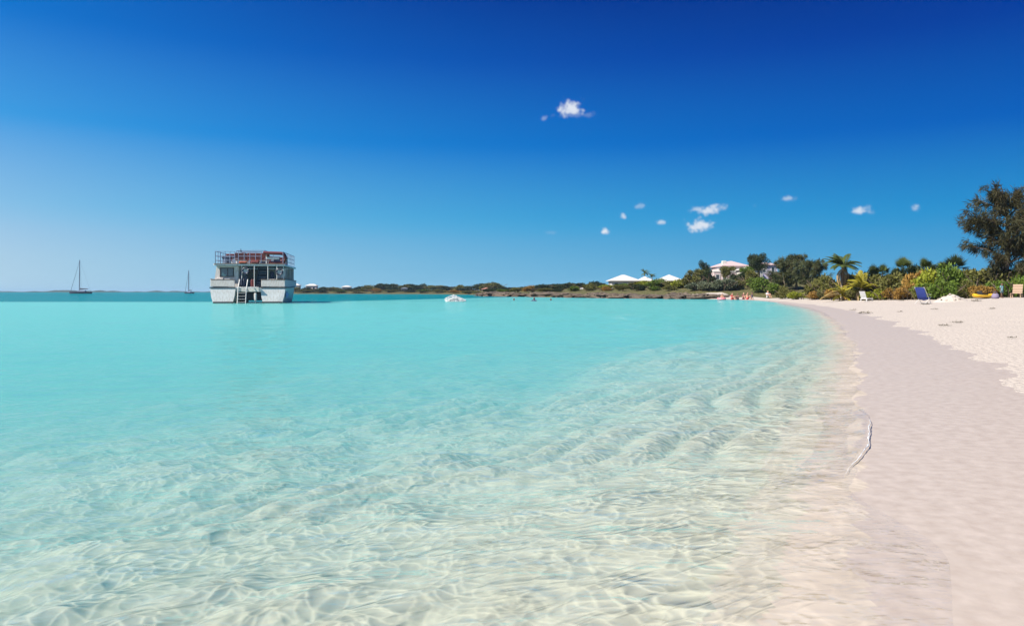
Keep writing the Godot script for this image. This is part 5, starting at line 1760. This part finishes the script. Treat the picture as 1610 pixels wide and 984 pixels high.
func beach_things() -> void:
	kayak()
	beach_chair_blue()
	lounge_chair("lounge_chair", "white beach lounger with raised back in front of the yellowish palm", 1361, 55.0, 0.15, M.cloth_white, 0.72, 1.15)
	lounge_chair("wooden_lounger", "tan wooden lounger with steep back at the right edge of the beach", 1600, 45.0, -0.75, M.tan_wood, 0.8, 1.05)
	# rubble heap
	var d := 43.0
	var hx := X(1497, d)
	var f := noise(91, 1.3, FastNoiseLite.TYPE_SIMPLEX_SMOOTH, 4)
	var rows := []
	for j in 15:
		var t := j / 14.0
		var row := PackedVector3Array()
		for i in 30:
			var a := TAU * i / 30
			var q := Vector2(cos(a) * 1.35, sin(a) * 0.9) * (1.0 - t)
			var h := 0.62 * pow(t, 0.8) * (1.0 + 0.25 * f.get_noise_2d(q.x * 1.5, q.y * 1.5)) + 0.10 * f.get_noise_2d(q.x * 5, q.y * 5) * minf(t * 4, 1) - 0.08
			row.append(Vector3(q.x, h, q.y))
		rows.append(row)
	var b := MB.new()
	b.skin(rows, true, false)
	var o := thing("sand_heap", "heap of pinkish sand and coral rubble between the blue chair and the kayak", "sand heap", Vector3(hx, ground(hx, d), -d))
	o.scale = Vector3.ONE * 0.82
	part("mound", b, M.dry_sand, o)
	var st := rock_mesh(520)
	var r := RandomNumberGenerator.new()
	r.seed = 17
	for i in 22:
		var s := place("rubble_stone", st, M.rock if i % 3 == 0 else M.dry_sand, o)
		var a := r.randf() * TAU
		var q := sqrt(r.randf())
		s.position = Vector3(cos(a) * 1.2 * q, 0.62 * pow(1.0 - q, 0.8) - 0.02, sin(a) * 0.8 * q)
		s.scale = Vector3(1, 0.7, 1) * r.randf_range(0.03, 0.085)
		s.rotation.y = r.randf() * TAU
	# a beach bag and towel
	var bg := MB.new()
	bg.lathe(Vector3.ZERO, [Vector2(0.0, 0.0), Vector2(0.19, 0.01), Vector2(0.22, 0.15), Vector2(0.17, 0.30), Vector2(0.12, 0.33), Vector2(0.0, 0.31)], 14)
	var bx := X(1566, 45.0)
	var ob := thing("beach_bag", "purple beach bag between the kayak and the child", "bag", Vector3(bx, ground(bx, 45.0), -45.0))
	part("bag_body", bg, M.purple_cloth, ob)
	var hd := MB.new()
	hd.torus(Vector3(0, 0.33, 0), Basis(), 0.11, 0.014, 14, 5)
	part("handle", hd, M.purple_cloth, ob)
	# seaweed on the sand
	var weeds := [[1360, 493, 0.42, "large dark clump of seaweed at the wet line where the beach narrows"], [1342, 488, 0.25, "thin string of seaweed at the wet line left of the large clump"], [1418, 473, 0.35, "scrap of seaweed on dry sand left of the blue chair"], [1456, 479, 0.4, "scrap of seaweed in front of the blue chair"], [1536, 474, 0.45, "dark seaweed scrap in front of the yellow kayak"], [1486, 513, 0.22, "left scrap of the seaweed pair on the mid beach"], [1506, 508, 0.22, "right scrap of the seaweed pair on the mid beach"], [1592, 533, 0.12, "lone tiny seaweed scrap on the nearest dry sand"], [1416, 491, 0.2, "seaweed scrap on the sand nearest the narrowing wet line"], [1560, 486, 0.2, "seaweed scrap on open sand below the kayak"], [1470, 487, 0.2, "seaweed scrap on open sand below the rubble heap"]]
	for i in weeds.size():
		var q: Array = weeds[i]
		var p := spot(q[0], q[1])
		var w := MB.new()
		for k in 46:
			var a := r.randf() * TAU
			var at: Vector3 = Vector3(cos(a), 0, sin(a) * 0.5) * q[2] * sqrt(r.randf()) * 0.7
			var dir := Vector3(r.randf_range(-1, 1), r.randf_range(0.0, 0.4), r.randf_range(-1, 1)).normalized()
			at.y = 0.02
			leaf(w, at, dir, dir.cross(Vector3.UP).normalized(), q[2] * r.randf_range(0.25, 0.5), q[2] * 0.09)
		var ow := part("seaweed", w, M.weed)
		ow.position = p
		tag(ow, q[3], "seaweed", "seaweed scraps on the beach")

func people() -> void:
	person("standing child in a teal top and maroon shorts right of the kayak", 1576, 45.5, "stand", 0.4, 0.95, M.skin_dark, M.cloth_teal, M.hair_dark)
	person("bather in red sitting on the sand beside the pink float", 1152, 92.0, "sit", 0.5, 1.75, M.skin, M.cloth_red, M.hair_dark)
	person("bather in navy sitting at the water's edge, between the red-clad bather and the couple", 1160, 91.0, "sit", -0.7, 1.65, M.skin_dark, M.cloth_navy, M.hair_dark, false)
	person("bather in maroon sitting on the sand, left one of the couple", 1170, 91.0, "sit", 0.2, 1.7, M.skin, M.cloth_maroon, M.hair_dark)
	person("bare-chested bather of the couple sitting on the sand in red trunks", 1176, 90.0, "sit", 0.9, 1.75, M.skin, M.cloth_red, M.hair_dark, false)
	person("child walking along the water's edge right of the couple", 1183, 87.5, "walk", 1.3, 1.0, M.skin_dark, M.cloth_navy, M.hair_dark, false)
	person("person in white sitting upright on the sand by the green bush", 1208, 92.0, "sit", 0.3, 1.8, M.skin, M.cloth_white, M.hair_dark)
	person("bather lying back on the pink float at the water's edge", 1136, 91.5, "sit", 0.0, 1.5, M.skin, M.cloth_maroon, M.hair_dark, false, -0.02)
	var fx := X(1135, 91.0)
	var fl := thing("pool_float", "pink inflatable float at the water's edge under a bather", "float", Vector3(fx, 0.12, -91.0))
	var b := MB.new()
	b.torus(Vector3.ZERO, Basis(Vector3.RIGHT, PI / 2), 0.42, 0.15, 22, 9)
	part("ring", b, M.pink_vinyl, fl)
	var vl := MB.new()
	vl.tube(Vector3(0.42, 0.14, 0.1), Vector3(0.42, 0.18, 0.1), 0.02, 0.015, 6)
	part("valve", vl, M.white_pipe, fl)
	person("swimmer up to the shoulders in the bay, left of three", 808, 84.0, "wade", 0.3, 1.72, M.skin_dark, M.cloth_navy, M.hair_dark, false, -1.50, "swimmers in the bay")
	person("swimmer up to the chest in the bay, middle and nearest of three", 840, 79.0, "wade", -0.5, 1.75, M.skin_dark, M.cloth_navy, M.hair_dark, true, -1.38, "swimmers in the bay")
	person("swimmer up to the shoulders in the bay, right of three", 866, 85.0, "wade", 0.9, 1.72, M.skin_dark, M.cloth_navy, M.hair_dark, false, -1.52, "swimmers in the bay")

func _ready() -> void:
	rng.seed = 4242
	# camera: an unshifted level view would centre the horizon; the lens is dropped by 33 of 984 rows
	var cam := Camera3D.new()
	cam.name = "camera"
	cam.projection = Camera3D.PROJECTION_FRUSTUM
	cam.near = 0.1; cam.far = 9000.0
	cam.size = 984.0 / F * cam.near
	cam.frustum_offset = Vector2(0, -33.0 / F * cam.near)
	cam.position = Vector3(0, 1.0, 0)
	add_child(cam)
	cam.current = true
	# sky, exposure
	var we := WorldEnvironment.new()
	we.name = "environment"
	var env := Environment.new()
	env.background_mode = Environment.BG_SKY
	env.sky = Sky.new()
	var sm := PanoramaSkyMaterial.new()
	sm.panorama = make_sky()
	env.sky.sky_material = sm
	env.sky_rotation = Vector3(0, PI, 0)
	env.tonemap_mode = Environment.TONE_MAPPER_LINEAR
	env.tonemap_exposure = 1.9
	env.fog_enabled = true
	env.fog_density = 0.00014
	env.fog_light_color = Color(0.72, 0.88, 1.0)
	env.volumetric_fog_enabled = true
	env.volumetric_fog_density = 0.0
	env.sdfgi_enabled = true; env.ssao_enabled = true; env.ssil_enabled = true
	we.environment = env
	add_child(we)
	var sun := DirectionalLight3D.new()
	sun.name = "sun"
	sun.light_energy = 1.6
	sun.light_color = Color(1.0, 0.965, 0.91)
	sun.light_angular_distance = 0.53
	sun.shadow_enabled = true
	sun.look_at_from_position(SUN_TOWARDS * 10.0, Vector3.ZERO)
	add_child(sun)
	make_materials()
	shore_setup()
	build_ground_and_sea()
	water_body("shallow_water", "clear turquoise shallow water over pale sand", M.shallow, -900, 60, -8, 75, 8)
	water_body("shallow_water", "clear turquoise shallow water off the rocky headland", M.shoal, 2, 82, 60, 220, 8, deg_to_rad(-17.0))
	water_body("deep_water", "deeper teal water of the channel beyond the boat", M.deep, -5000, 60, 75.02, 5900, 8)
	build_things()
	print("all built %d ms" % Time.get_ticks_msec())
